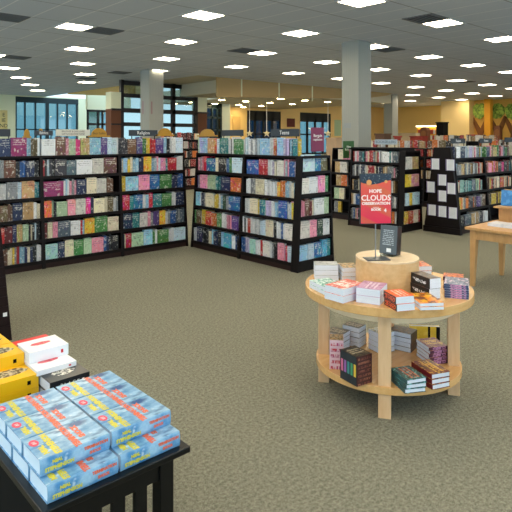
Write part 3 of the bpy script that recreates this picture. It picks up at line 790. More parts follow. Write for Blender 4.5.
board_sign('wall_poster', 'cream poster with black letters at the left picture edge, high on the wall', -12, 7.5, 110, 130.5, 28.25, ['E', 'IE', 'ND'], mat('cream_poster', (232, 214, 150)), mat('black_lettering', (40, 36, 36)), tsize=.62, cat='poster', tx=.3)
board_sign('wall_poster', 'small dark red poster on the yellow wall between curtained windows', 287, 295, 118.5, 127, BY-.03, [], mat('dark_red_poster', (96, 30, 26)), M_WHITE, cat='poster')
board_sign('wall_poster', 'framed cream poster on the yellow wall left of curtained windows', 232.5, 240.5, 116.5, 129.5, BY-.03, [], mat('cream_frame_poster', (222, 186, 120)), M_WHITE, cat='poster')
board_sign('wall_poster', 'pale green poster on the yellow wall just left of the near column', 334.5, 341, 120, 136, BY-.03, [], mat('pale_green_poster', (170, 200, 170)), M_WHITE, cat='poster')
board_sign('wall_poster', 'white poster with a pink mark on the far yellow wall', 405, 413, 114, 127, BY-.3, [], mat('white_pink_poster', (226, 216, 214)), M_WHITE, cat='poster')
board_sign('column_notice', 'small grey notice on the left face of the near column', 344, 351, 123, 128, 9.72, [], mat('grey_notice', (150, 156, 160)), M_WHITE, plane='x', thick=.005, cat='notice')
# vertical banners on the far column
for q, (pp, lab) in enumerate((((142.8, 101, 114), 'narrow vertical notice on the left face of the far column'), ((151.5, 101.5, 114), 'narrow vertical notice on the right face of the far column'))):
    if q == 0: board_sign('column_notice', lab, pp[0]-.6, pp[0]+.8, pp[1], pp[2], 9.05, [], mat('pink_grey_notice', (150, 130, 136)), M_WHITE, plane='x', thick=.005, cat='notice')
    else: board_sign('column_notice', lab, pp[0]-.4, pp[0]+1.0, pp[1], pp[2], 14.82, [], mat('pink_grey_notice_2', (150, 120, 126)), M_WHITE, thick=.005, cat='notice')

# hanging star lamps in the low bay
M_STAR = mat('star_paper', (240, 226, 190), .6)
for k, (px, py, wh) in enumerate(((249.6, 133.5, 'left one, beside the yellow pier'), (266.7, 133.5, 'second from left, over the dark sign'), (328, 133.5, 'right of the burgundy sign'))):
    d_ = 24.0; s_ = (px-256)/FPX*d_
    x, y = FW[0]*d_+RT[0]*s_, FW[1]*d_+RT[1]*s_; z = EYE+(HY-py)/FPX*d_
    r = empty('star_ornament', (x, y, z), YAW-math.pi/2)
    zc = 3.25 if y > 15.26 else CZ
    MB().cyl(0, 0, .05, zc-z, .012, 6).build('cord', M_WHITE, r)
    pts = []
    for q in range(10):
        a = math.pi/2+q*math.pi/5; rr = .17 if q % 2 == 0 else .07
        pts.append((rr*math.cos(a), rr*math.sin(a)))
    vs_ = [(p[0], 0, p[1]) for p in pts]+[(0, -.05, 0), (0, .05, 0)]
    fs_ = [(q, (q+1) % 10, 10) for q in range(10)]+[((q+1) % 10, q, 11) for q in range(10)]
    MB().poly(vs_, fs_).build('star', M_STAR, r)
    tag(r, 'cream star ornament on a long white cord, '+wh, 'ornament', 'hanging star ornaments')

# ------------------------------------------------------------------ far right background
def at_plane_x(px, X):
    k = (px-256)/FPX; return X*(RT[0]-k*FW[0])/(k*FW[1]-RT[1])
M_LEAF = mat('painted_leaves', (104, 140, 40), .8); t = NT(M_LEAF); n = t.noise(t.coord('Object'), 6, 4, .7)
t.link(t.mix(t.step(n, .4, .6), lin((70, 104, 30)), lin((170, 196, 80))), t.b.inputs['Base Color'])
M_TRUNK = mat('painted_trunk', (124, 78, 36), .8)
for k, (px, wpx, lab, lean) in enumerate(((480, 11, 'left cut-out tree with round green crown on the mustard wall', 0), (497.5, 11, 'middle cut-out tree with green crown on the mustard wall', 0), (513, 12, 'cut-out tree at the right picture edge on the mustard wall', 0))):
    X = 30.1; y = at_plane_x(px, X); d_ = dist(X, y); zc = EYE+(HY-111)/FPX*d_; rr = wpx/2/FPX*d_*1.35
    R = random.Random(k+5)
    r = empty('wall_tree', (X, y, 0))
    pts = []
    for q in range(26):
        a = 2*math.pi*q/26; g = rr*(1+.12*R.uniform(-1, 1)); pts.append((g*math.cos(a), min(CZ-.03, zc+g*1.0*math.sin(a))))
    MB().prism(pts, 'x', -.06, 0).build('crown', M_LEAF, r)
    tr = MB().prism([(-.28, 0), (.28, 0), (.13, 1.8), (.5, 2.7), (.38, 2.75), (0, 2.1), (-.35, 2.8), (-.5, 2.7), (-.14, 1.8)], 'x', .0, .09)
    tr.build('trunk', M_TRUNK, r)
    tag(r, lab, 'wall tree', 'cut-out trees on the mustard wall')
struct('column_4', MB().box(29.6, 29.9, at_plane_x(488, 29.7)-.17, at_plane_x(488, 29.7)+.17, 0, CZ), mat('orange_column', (236, 164, 40), .8))
# lit yellow wall shelving
Xs = 31.2; ya, yb = at_plane_x(417, Xs), at_plane_x(441, Xs)
r = empty('wall_shelving', (Xs, (ya+yb)/2, 0)); hw = (ya-yb)/2
MB().box(0, .4, -hw, hw, 0, 2.28).build('body', mat('yellow_shelving', (236, 176, 60), .6), r)
R = random.Random(3); MS = [mat('orange_stock', (232, 140, 40)), mat('white_stock', (230, 226, 220)), mat('red_stock', (170, 60, 50))]
for zz in (.5, 1.0, 1.5, 1.85):
    u = -hw+.1
    while u < hw-.2:
        w_ = R.uniform(.12, .3); MB().box(-.06, 0, u, u+w_*.85, zz, zz+.26).build('stock_block', MS[R.randrange(3)], r); u += w_
MB().box(-.1, 0, -hw, hw, 2.3, 2.36).build('lamp_strip', mat('lit_strip', (255, 240, 200), emit=(255, 236, 180), estr=5), r)
tag(r, 'lit yellow wall shelving with bright strip lamp on the far wall', 'shelving')
# brown arched post, black screen, red banners
def box_thing(name, lab, cat, px0, px1, py0, X, m, dep=.3, z0=0, arch=False):
    ya, yb = at_plane_x(px0, X), at_plane_x(px1, X); d_ = dist(X, (ya+yb)/2); z1 = EYE+(HY-py0)/FPX*d_
    r = empty(name, (X, (ya+yb)/2, 0)); hw = (ya-yb)/2
    if arch:
        pts = [(-hw, z0), (hw, z0)]+[(hw*math.cos(math.pi*k/8), z1-hw+hw*math.sin(math.pi*k/8)) for k in range(9)]
        MB().prism(pts, 'x', 0, dep).build('panel', m, r)
        MB().prism([(p[0]*.7, z0+(p[1]-z0)*.92) for p in pts], 'x', -.02, 0).build('inset', mat('brown_inset', (136, 86, 44)), r)
    else:
        MB().box(0, dep, -hw, hw, z0, z1-.04).build('body', m, r, bevel=.01)
        MB().box(-.02, dep+.02, -hw-.02, hw+.02, z1-.04, z1).build('cap', m, r)
    tag(r, lab, cat); return r
M_RED = mat('red_header', (150, 44, 30), .6); M_RB = mat('brown_arch', (112, 66, 40), .6)
box_thing('arched_post', 'brown arched post in front of the lit yellow shelving', 'display post', 420, 427, 127, 24, M_RB, arch=True)
box_thing('arched_post', 'brown arched door shape before the mustard wall, right side', 'display post', 494, 500, 125.5, 29.3, M_RB, arch=True)
box_thing('information_kiosk', 'tall black kiosk left of the yellow wall block', 'kiosk', 436, 443, 122, 20, M_BLK2, dep=.4)
box_thing('display_header', 'red header board over distant shelves, left of the brown arched post', 'header', 410, 422, 136, 18, M_RED, dep=.4, z0=0)
box_thing('display_header', 'long red header board before the mustard wall', 'header', 474, 493, 136.5, 19, M_RED, dep=.4, z0=0)
box_thing('display_header', 'red and white display column right of the first dark sign', 'header', 467, 473, 134.5, 17.7, mat('red_white_display', (176, 60, 54)), dep=.4, z0=0)
box_thing('display_crate', 'brown crate of goods on distant shelf, right of the near column', 'crate', 375, 384, 133.5, 15, mat('brown_crate', (96, 66, 48)), dep=.4)
box_thing('display_header', 'dark red upright board at the right end of the pale blue banner', 'header', 394, 399, 136, 13.2, M_RED, dep=.1, z0=1.37)
box_thing('service_counter', 'pale counter far beyond the column base', 'counter', 397, 416, 133, 25, mat('counter_paint', (200, 180, 150)), dep=.6)
box_thing('display_table', 'low distant cream display between column and corner bookcase', 'display table', 326, 336, 137.5, 13, mat('cream_display', (190, 160, 130)), dep=.4)

# ------------------------------------------------------------------ table book builder
class Cover: pass
def book_parts(L, D, T, cover, hard=False, spine=None, pages=None, name='book'):
    """lying book, centre of base at origin, spine on -y; returns root mesh (cover) with a page block child"""
    tc = .0028 if hard else .0012; ov = .003 if hard else 0
    mb = MB()
    mb.box(-L/2, L/2, -D/2, D/2, T-tc, T); mb.box(-L/2, L/2, -D/2, D/2, 0, tc)
    mb.box(-L/2, L/2, -D/2, -D/2+tc, tc, T-tc, 1 if spine else 0)
    o = mb.build(name, [cover]+([spine] if spine else []))
    MB().box(-L/2+ov+.0003, L/2-ov-.0003, -D/2+tc, D/2-ov-.0003, tc, T-tc).build('pages', pages or M_PAGE, o)
    return o
tb = {}
def stack(key, f, u, a, b, T, n_, cover, side, labels_, group, hard=False, spine=None, z=.655, jit=.004, rots=None, skew=.0, pages=None):
    """f nearest corner; u unit direction of the right-hand lower edge; a along u, b along v"""
    ul = math.hypot(*u); u = (u[0]/ul, u[1]/ul); v = (-u[1], u[0])
    if side == 'u': ang, L, D = math.atan2(u[1], u[0]), a, b
    elif side == 'v': ang, L, D = math.atan2(-v[1], -v[0]), b, a
    elif side == 'fu': ang, L, D = math.atan2(-u[1], -u[0]), a, b
    else: ang, L, D = math.atan2(v[1], v[0]), b, a
    cx, cy = f[0]+(u[0]*a+v[0]*b)/2, f[1]+(u[1]*a+v[1]*b)/2
    proto = book_parts(L, D, T, cover, hard, spine, pages)
    R = random.Random(hash(key) % 1000 if isinstance(key, int) else sum(map(ord, key)))
    for k in range(n_):
        o = proto if k == 0 else copy_tree(proto)
        j = 0 if k == 0 else 1
        o.location = (cx+j*R.uniform(-jit, jit), cy+j*R.uniform(-jit, jit), z+k*(T+.0005))
        o.rotation_euler = (0, 0, ang+j*R.uniform(-.02, .02)+skew*k)
        tag(o, labels_[k], 'book', group)
    return proto
POS = {1: [''], 2: ['lower', 'upper'], 3: ['bottom', 'middle', 'top'], 4: ['bottom', 'second lowest', 'second highest', 'top'], 5: ['bottom', 'second lowest', 'middle', 'second highest', 'top'], 6: ['bottom', 'second lowest', 'third lowest', 'third highest', 'second highest', 'top']}
def labs(n_, s_): return [(('%s book of ' % POS[n_][k]) if n_ > 1 else '')+s_ for k in range(n_)]

# ------------------------------------------------------------------ round display table
CX, CY = 3.043, 2.086
r = empty('display_table', (CX, CY, 0))
MB().cyl(0, 0, .603, .655, .526, 72).build('tabletop', M_TOPW, r, bevel=.004)
ap = MB()
n_ = 60; vs_ = []; fs_ = []
for k in range(n_):
    a = 2*math.pi*k/n_; c_, s_ = math.cos(a), math.sin(a)
    vs_ += [(.43*c_, .43*s_, .545), (.43*c_, .43*s_, .603), (.40*c_, .40*s_, .603), (.40*c_, .40*s_, .545)]
for k in range(n_):
    a_, b_2 = 4*k, 4*((k+1) % n_)
    for q in range(4): fs_.append((a_+q, b_2+q, b_2+(q+1) % 4, a_+(q+1) % 4))
ap.poly(vs_, fs_).build('apron', M_DISC, r)
MB().cyl(0, 0, .143, .185, .455, 72).build('lower_shelf', M_TOPW, r, bevel=.003)
ang0 = math.atan2(1.86-CY, 2.69-CX)
for k in range(4):
    a = ang0+k*math.pi/2+(.06 if k == 3 else 0)
    lg = MB().box(-.035, .035, -.036, .036, 0, .603)
    o = lg.build('leg', M_MAPLE_V, r, loc=(.405*math.cos(a), .405*math.sin(a), 0), rz=a, bevel=.003)
tag(r, 'round two-tier maple display table with a drum riser, centre right', 'table')
r = empty('drum_riser', (CX, CY, .655))
MB().cyl(0, 0, 0, .172, .2, 64).build('drum', M_MAPLE, r)
MB().cyl(0, 0, .172, .182, .2, 64).build('top_disc', M_DISC, r, bevel=.002)
tag(r, 'round maple drum riser standing in the middle of the round table', 'riser')
ZD = .837
# poster stand
k_ = (375-256)/FPX
def at_depth(px, d_): s_ = (px-256)/FPX*d_; return (FW[0]*d_+RT[0]*s_, FW[1]*d_+RT[1]*s_)
px_, py_ = at_depth(375.5, 3.50)
rz = YAW-math.pi/2+.12
r = empty('poster_stand', (px_, py_, ZD), rz)
MB().box(-.068, .082, -.05, .05, 0, .006).build('base_plate', mat('grey_plate', (84, 88, 92), .35, .6), r, bevel=.002)
MB().cyl(0, 0, .006, .26, .004, 10).build('rod', M_SILVER, r)
zb_, zt_ = .222, .540; hw = .1025
MB().box(-hw, hw, -.008, .008, zb_, zt_).build('frame', M_SIGNDK, r, bevel=.002)
M_POST = mat('poster_print', (220, 50, 60), .35); t = NT(M_POST); v = t.coord('Generated'); x, y, z = t.xyz(v)
wv = t.math('ADD', z, t.math('MULTIPLY', t.math('SINE', t.math('MULTIPLY', x, 4.2)), .05))
wv = t.math('ADD', wv, t.math('MULTIPLY', t.noise(v, 4, 2), .04))
c = t.mix(t.step(z, 0, .8), lin((222, 22, 72)), lin((226, 84, 60)))
c = t.mix(t.math('MULTIPLY', t.step(t.math('SINE', t.math('ADD', t.math('MULTIPLY', z, 16.0), t.math('MULTIPLY', x, 5.0))), .2, .7), .5), c, lin((206, 110, 50)))
c = t.mix(t.math('GREATER_THAN', wv, .86), c, lin((24, 40, 60)))
stn = t.noise(v, 40, 0); c = t.mix(t.math('MULTIPLY', t.math('GREATER_THAN', stn, .74), t.math('GREATER_THAN', wv, .87)), c, lin((220, 220, 210)))
t.link(c, t.b.inputs['Base Color'])
pst = MB().box(-hw+.005, hw-.005, -.0095, -.008, zb_+.005, zt_-.005).build('poster', M_POST, r)
zz = lambda f_: zb_+.005+(zt_-zb_-.01)*f_
M_PLAN = mat('planet_print', (222, 156, 90))
pl = MB().prism([(.017*math.cos(a*math.pi/8)-.045, zz(.835)+.017*math.sin(a*math.pi/8)) for a in range(16)], 'y', -.0100, -.0096); pl.build('planet', M_PLAN, pst)
pl = MB().prism([(.010*math.cos(a*math.pi/8)+.065, zz(.85)+.010*math.sin(a*math.pi/8)) for a in range(16)], 'y', -.0100, -.0096); pl.build('planet', M_PLAN, pst)
M_PT = mat('poster_lettering', (250, 228, 224), .5)
for s_, zf, sz, sx, xo in (('HOPE', .655, .030, 1.05, -.004), ('CLOUDS', .515, .050, .98, .0), ('OBSERVATION', .405, .024, 1.15, 0), ('- - - -', .33, .014, 1.2, 0), ('BOOK', .28, .020, 1.1, 0), ('4', .26, .032, 1, .06)):
    text(s_, 'lettering', M_PT, pst, (xo, -.0100, zz(zf)), (math.pi/2, 0, 0), sz, .0003, sx=sx, bold=.0012)
tag(r, 'framed red poster reading CLOUDS on a thin metal stand', 'poster stand')
# book on easel
bx_, by_ = at_depth(389, 3.60)
rz = YAW-math.pi/2-.72
r = empty('easel', (bx_, by_, ZD), rz)
MB().box(-.05, .042, -.03, .068, 0, .004).box(-.05, .042, -.03, -.026, .004, .018).build('foot', M_ACRYL, r)
MB().prism([(.062, .004), (.065, .004), (.085, .10), (.082, .10)], 'x', -.03, .02).build('back_rest', M_ACRYL, r)
tag(r, 'clear easel holding the dark upright book on the drum riser', 'easel')
M_DKC = art_mat('dark_back_cover', (84, 90, 94), [(96, 102, 108)], (196, 202, 206), 2, (.25, .8), 1, .3, 8)
t = NT(M_DKC); v = t.coord('Generated'); x, y, z = t.xyz(v)
rw = t.math('MULTIPLY', t.math('LESS_THAN', t.math('FRACT', t.math('MULTIPLY', z, 16.0)), .5), t.math('MULTIPLY', t.band(z, .3, .85), t.band(x, .15, .8)))
t.link(t.mix(t.math('MULTIPLY', t.math('MULTIPLY', rw, t.step(t.noise(t.scalev(v, (20, 1, 16)), 1.0, 1), .4, .5)), .8), lin((84, 90, 94)), lin((190, 196, 200))), t.b.inputs['Base Color'])
M_DKS = art_mat('dark_red_spine', (18, 18, 22), [(60, 24, 24)], (190, 60, 50), 3)
bt = MB(); 
o = MB().box(-.07, .050, 0, .003, 0, .182).box(-.07, .050, .052, .055, 0, .182).box(.050, .053, 0, .055, 0, .182, 1).build('book', [M_DKC, M_DKS])
MB().box(-.067, .0495, .0032, .0518, .002, .179).build('pages', M_PAGE, o)
MB().box(-.02, .012, -.0008, 0, .012, .036).build('price_label', M_WHITE, o)
tag(o, 'dark grey upright book with back cover showing, on the easel beside poster', 'book', 'books on the drum riser')
o.location = (bx_, by_, ZD+.0115); o.rotation_euler = (-.12, 0, rz)
for k, (c_, z0_, z1_, lab) in enumerate(()): pass

GT = 'books on top of the round table'; GLW = 'books on the lower shelf of the round table'
C = {}
C['redw'] = art_mat('red_white_cover', (224, 96, 80), [(240, 226, 220), (206, 60, 52)], (250, 240, 236), 4)
C['teal'] = art_mat('teal_white_cover', (214, 232, 228), [(70, 160, 140), (30, 120, 110)], None, 7)
C['whitec'] = art_mat('pale_grey_cover', (176, 182, 186), [(130, 136, 140)], None, 3)
C['brownc'] = art_mat('brown_figured_cover', (190, 168, 130), [(86, 78, 60), (214, 160, 80)], None, 5)
C['purp'] = art_mat('mauve_cover', (196, 150, 190), [(170, 110, 160)], (236, 220, 236), 3)
C['orange'] = art_mat('orange_cover', (232, 84, 30), [(240, 110, 40)], (250, 230, 220), 3, (.3, .8), 1, .3, 2)
C['blksp'] = art_mat('black_orange_spine', (24, 22, 26), [(30, 26, 28)], (226, 96, 50), 2, (.2, .95), 1)
C['sunset'] = art_mat('sunset_cover', (236, 140, 30), [(120, 56, 24), (246, 190, 60)], None, 2.5)
C['black'] = art_mat('black_figured_cover', (34, 32, 38), [(96, 60, 40), (60, 70, 90)], None, 5)
C['blacksp'] = art_mat('black_lettered_spine', (26, 27, 34), [(32, 33, 42)], None, 3)
C['lilac'] = art_mat('blue_lilac_cover', (110, 130, 160), [(60, 70, 110), (210, 190, 210)], None, 5)
C['lilacsp'] = art_mat('navy_lilac_spine', (62, 72, 108), [(66, 78, 116)], (206, 140, 186), 3)
C['redor'] = art_mat('orange_red_cover', (206, 84, 34), [(130, 30, 44), (240, 150, 40)], None, 4)
C['dkred'] = art_mat('dark_red_side', (96, 26, 40), [(50, 20, 30)], None, 5)
C['char'] = art_mat('charcoal_gold_cover', (46, 46, 52), [(120, 106, 80), (30, 30, 36)], (206, 196, 170), 5)
C['pwht'] = art_mat('grey_green_cover', (200, 206, 200), [(90, 100, 96), (190, 170, 100)], None, 5)
C['gold'] = art_mat('plum_gold_cover', (134, 66, 92), [(200, 150, 70), (110, 40, 76)], (232, 190, 110), 4)
C['plumsp'] = art_mat('plum_spine', (108, 46, 84), [(60, 24, 60)], (206, 150, 190), 3)
C['tealh'] = art_mat('dark_teal_cover', (40, 84, 86), [(24, 40, 46), (110, 190, 190)], (226, 110, 50), 4)
C['redh'] = art_mat('dark_red_gold_cover', (120, 34, 34), [(60, 24, 24), (214, 160, 60)], (236, 190, 70), 3.5)
C['redsp'] = mat('crimson_spine', (120, 26, 36), .35)
C['tealsp'] = mat('teal_board_edge', (44, 92, 98), .35)
C['yel'] = art_mat('yellow_black_cover', (226, 190, 60), [(236, 206, 90)], (30, 30, 34), 3)

def spine_mat(name, base, ink, cells=14, lo=.25, hi=.75, x0=.08, x1=.92):
    m = mat(name, base, .35); t = NT(m); v = t.coord('Generated'); x, y, z = t.xyz(v)
    zf = t.band(z, lo, hi); ln = t.noise(t.scalev(v, (cells, 1, 4)), 1.0, 1)
    k = t.math('MULTIPLY', zf, t.math('MULTIPLY', t.step(ln, .46, .5), t.band(x, x0, x1)))
    t.link(t.mix(k, lin(base), lin(ink)), t.b.inputs['Base Color']); return m
C['blksp'] = spine_mat('black_orange_spine_print', (20, 20, 24), (232, 92, 44), 16, .15, .85)
C['blacksp'] = spine_mat('black_white_spine_print', (22, 24, 32), (214, 216, 224), 12, .32, .62, .1, .8)
C['lilacsp'] = spine_mat('navy_lilac_spine_print', (60, 72, 108), (214, 150, 192), 7, .05, .95, .25, .9)
C['plumsp'] = spine_mat('plum_spine_print', (80, 34, 62), (190, 130, 170), 8, .05, .95, .2, .9)
stack('T1', (2.50, 2.01), (1, -.02), .20, .14, .041, 2, C['redw'], 'fv', labs(2, 'the thick white-edged pile with red and white cover, round table front left'), GT)
stack('T2', (2.553, 2.185), (.93, -.32), .14, .20, .023, 2, C['teal'], 'fu', labs(2, 'the low pile with teal and white patterned cover, round table rim'), GT)
stack('T3', (2.77, 2.46), (.72, -.69), .155, .12, .034, 3, C['whitec'], 'fu', labs(3, 'the tall white-edged pile at the back left of the round table'), GT)
stack('T4', (2.885, 2.325), (.80, -.60), .11, .14, .030, 3, C['brownc'], 'fu', labs(3, 'the pile with brown figured cover, just left of the drum riser'), GT)
stack('T5', (2.63, 1.85), (.94, .35), .17, .14, .043, 2, C['purp'], 'fu', labs(2, 'the thick pile with mauve cover, in front of the drum riser'), GT)
stack('T6', (2.60, 1.72), (.89, -.45), .11, .14, .040, 2, C['orange'], 'v', labs(2, 'the pair with orange covers and black spines at the table front'), GT, spine=C['blksp'])
stack('T7', (2.715, 1.645), (.81, -.59), .135, .20, .019, 2, C['sunset'], 'fv', labs(2, 'the thin pair with sunset orange cover, front right of round table'), GT)
t8 = stack('T8', (2.935, 1.722), (.9, -.35), .08, .175, .061, 2, C['black'], 'v', labs(2, 'the thick black pair with white-lettered spines right of the drum riser'), GT, spine=C['blacksp'])
stack('T9', (3.26, 2.03), (.8, -.6), .13, .16, .03, 3, C['redor'], 'v', labs(3, 'the dark red pile peeking out behind the thick black pair'), GT, spine=C['dkred'])
stack('T10', (3.045, 1.685), (.45, -.89), .134, .185, .0132, 6, C['lilac'], 'u', labs(6, 'the blue and lilac spine-out pile on the round table'), GT, spine=C['lilacsp'], jit=.003)
stack('T11', (3.22, 1.79), (.45, -.89), .12, .11, .025, 3, C['redor'], 'u', labs(3, 'the orange and red pile behind the blue and lilac one'), GT, spine=C['dkred'])
# lower shelf
ZL = .1855
def box_set(name, lab, f, u, a, b, hh, m_u, m_v, m_t):
    ul = math.hypot(*u); u = (u[0]/ul, u[1]/ul); ang = math.atan2(u[1], u[0]); v = (-u[1], u[0])
    r = empty(name, (f[0], f[1], ZL), ang)
    MB().box(0, a, 0, .002, 0, hh).box(a-.002, a, .002, b, 0, hh).box(.0, a-.002, b-.002, b, 0, hh).box(0, a-.002, .002, b-.002, 0, .002).build('slipcase', m_u, r)
    MB().box(.002, a-.002, .002, b-.002, hh-.002, hh).build('top_panel', m_t, r)
    return r
M_PKBOX = art_mat('pink_white_box_face', (222, 150, 164), [(236, 220, 226)], (190, 30, 50), 3, (.05, .95), 1)
def rows_mat(name, base, inks, nrow):
    m = mat(name, base, .35); t = NT(m); v = t.coord('Generated'); x, y, z = t.xyz(v)
    r1 = t.math('LESS_THAN', t.math('FRACT', t.math('MULTIPLY', z, float(nrow))), .55)
    ln = t.noise(t.scalev(v, (16, 1, nrow*1.0)), 1.0, 1); k = t.math('MULTIPLY', r1, t.math('MULTIPLY', t.step(ln, .44, .5), t.band(x, .08, .92)))
    hue = t.noise(t.scalev(v, (1, 1, 3)), 2.0, 0)
    c = t.mix(k, lin(base), t.mix(t.step(hue, .45, .55), lin(inks[0]), lin(inks[1])))
    t.link(c, t.b.inputs['Base Color']); return m
r = box_set('box_set', '', (2.625, 2.215), (.05, -.06), .085, .11, .178, rows_mat('pink_box_print', (232, 196, 206), [(200, 40, 60), (180, 60, 110)], 5), None, C['brownc'])
for k in range(3): MB().box(.0, .0205, .004+k*.034, .004+k*.034+.032, .003, .172).build('book', mat('slate_set_spine', (70+10*k, 78, 100), .4), r)
for ch in r.children:
    if ch.name.startswith('book'): ch.name = 'inner_volume'
tag(r, 'pink and white boxed book set on the lower shelf by the left leg', 'box set')
r = box_set('box_set', '', (2.55, 1.95), (.98, -.18), .115, .145, .168, rows_mat('brown_box_print', (70, 34, 36), [(150, 100, 80), (120, 70, 60)], 7), None, C['char'])
cs = [(206, 110, 150), (150, 100, 170), (60, 140, 140), (70, 150, 110), (226, 190, 70)]
for k in range(5):
    y0_ = .142-.0275*(k+1)
    iv = MB().box(.0, .04, y0_, y0_+.0268, .003, .164).build('inner_volume', mat('dark_slate_volume', (40, 48, 56), .4), r)
    MB().box(-.0006, 0, y0_+.004, y0_+.022, .05, .12).build('title_block', mat('volume_ink_%d' % k, cs[k], .4), iv)
tag(r, 'dark boxed set of five volumes with coloured titles, lower shelf front left', 'box set')
stack('L3', (2.885, 2.335), (.98, .17), .12, .125, .028, 4, C['char'], 'fv', labs(4, 'the white-edged pile with charcoal cover, lower shelf back left'), GLW, z=ZL)
stack('L4', (3.03, 2.30), (.98, .17), .10, .125, .033, 4, C['char'], 'fv', labs(4, 'the second charcoal-covered pile, lower shelf back middle'), GLW, z=ZL)
stack('L5', (3.05, 2.14), (.97, -.24), .12, .12, .0325, 4, C['pwht'], 'fu', labs(4, 'the white-edged pile just left of the front leg, lower shelf'), GLW, z=ZL)
stack('L6', (3.215, 2.02), (.97, .2), .12, .155, .030, 4, C['black'], 'u', labs(4, 'the white-edged dark pile just right of the front leg, lower shelf'), GLW, z=ZL)
o = MB().box(-.1, .1, 0, .003, 0, .125).box(-.1, .1, .03, .033, 0, .125).box(-.1, -.097, .003, .03, 0, .125).build('book', C['yel'], loc=(3.415, 2.035, ZL), rz=-.85)
MB().box(.02, .035, -.0006, 0, 0, .125).box(.075, .1, -.0006, 0, 0, .125).build('black_stripe', M_BLK2, o)
MB().box(-.096, .099, .0032, .0298, .002, .123).build('pages', M_PAGE, o)
tag(o, 'yellow and black upright book at the back right of the lower shelf', 'book', GLW)
stack('L8', (3.13, 1.835), (.87, -.48), .13, .155, .0215, 5, C['gold'], 'u', labs(5, 'the plum and gold pile beside the right leg, lower shelf'), GLW, z=ZL, spine=C['plumsp'])
stack('L9', (2.678, 1.720), (.86, -.5), .128, .17, .025, 3, C['tealh'], 'v', labs(3, 'the dark teal hardcover pile, lower shelf right of front leg'), GLW, z=ZL, hard=True, spine=C['tealsp'], skew=.05)
stack('L10', (2.83, 1.64), (.94, -.34), .125, .19, .029, 3, C['redh'], 'v', labs(3, 'the dark red hardcover pile at the lower shelf front right'), GLW, z=ZL, hard=True, spine=C['redsp'], skew=-.03)

# ------------------------------------------------------------------ desk on the right
r = empty('display_desk', (6.13, 2.2, 0))
X0, X1, Y0, Y1 = 5.72-6.13, 6.55-6.13, 1.45-2.2, 2.93-2.2
MB().box(X0, X1, Y0, Y1, .61, .64).build('tabletop', M_OAK, r, bevel=.004)
MB().box(X0+.05, X0+.075, Y0+.06, Y1-.06, .51, .61).box(X1-.075, X1-.05, Y0+.06, Y1-.06, .51, .61).box(X0+.06, X1-.06, Y1-.075, Y1-.05, .51, .61).box(X0+.06, X1-.06, Y0+.05, Y0+.075, .51, .61).build('apron', M_OAK, r)
for sx in (0, 1):
    for sy in (0, 1):
        xo = X0+.04 if sx == 0 else X1-.11; yo = Y1-.11 if sy else Y0+.04
        tp = [(xo, yo), (xo+.07, yo), (xo+.07, yo+.07), (xo, yo+.07)]
        bt_ = [(xo+(.0 if sx == 0 else .03), yo+(.03 if sy else 0)), (xo+(.04 if sx == 0 else .07), yo+(.03 if sy else 0)), (xo+(.04 if sx == 0 else .07), yo+(.07 if sy else .04)), (xo+(.0 if sx == 0 else .03), yo+(.07 if sy else .04))]
        MB().poly([(a, b, 0) for a, b in bt_]+[(a, b, .61) for a, b in tp], [(0, 3, 2, 1), (4, 5, 6, 7), (0, 1, 5, 4), (1, 2, 6, 5), (2, 3, 7, 6), (3, 0, 4, 7)]).build('leg', M_OAK, r)
tag(r, 'light oak display desk with tapered legs at the right picture edge', 'table')
r = empty('desk_riser', (6.30, 2.2, .64))
MB().box(0, .2, -.65, .62, 0, .17).build('body', M_OAK, r)
MB().box(-.09, .22, -.67, .64, .17, .19).build('shelf', M_OAK, r, bevel=.003)
MB().box(.1, .115, -.65, .60, .19, .375).build('back_rail', M_OAK, r)
tag(r, 'light oak riser with display ledge standing on the desk', 'riser')
M_BLUEC = art_mat('bright_blue_cover', (56, 126, 196), [(80, 150, 214)], (230, 236, 244), 3)
M_PINKC = art_mat('pale_pink_blue_cover', (216, 206, 220), [(150, 170, 206), (226, 150, 160)], (90, 90, 150), 4)
for k, (y0_, y1_, m_, lab) in enumerate(((2.645, 2.81, M_BLUEC, 'bright blue upright book on the desk riser'), (2.465, 2.635, M_PINKC, 'pale pink and blue upright book on the desk riser'), (2.28, 2.455, M_PINKC, 'pale upright book on the desk riser, cut by the picture edge'))):
    w_ = y1_-y0_
    o = MB().box(0, .003, -w_/2, w_/2, 0, .175).box(.022, .025, -w_/2, w_/2, 0, .175).box(.003, .022, -w_/2, -w_/2+.003, 0, .175).build('book', m_, loc=(6.33, (y0_+y1_)/2, .8345))
    o.rotation_euler = (0, .12, 0)
    MB().box(.0032, .0218, -w_/2+.003, w_/2-.003, .002, .173).build('pages', M_PAGE, o)
    tag(o, lab, 'book', 'books on the desk riser')
for k, (ya_, lab) in enumerate(((2.76, 'flat white book pile at the left, on the oak desk'), (2.60, 'flat white book in the middle of the row on the oak desk'), (2.44, 'flat white book on the oak desk at the picture edge'))):
    o = book_parts(.20, .155, .034, mat('white_cover_%d' % k, (216, 220, 232), .4)); o.location = (6.06, ya_-.05, .64); o.rotation_euler = (0, 0, H+math.pi/2*1+.03*(k-1)+math.pi/2)
    tag(o, lab, 'book', 'white books lying on the oak desk')
    o.rotation_euler = (0, 0, .03*(k-1)+math.pi)

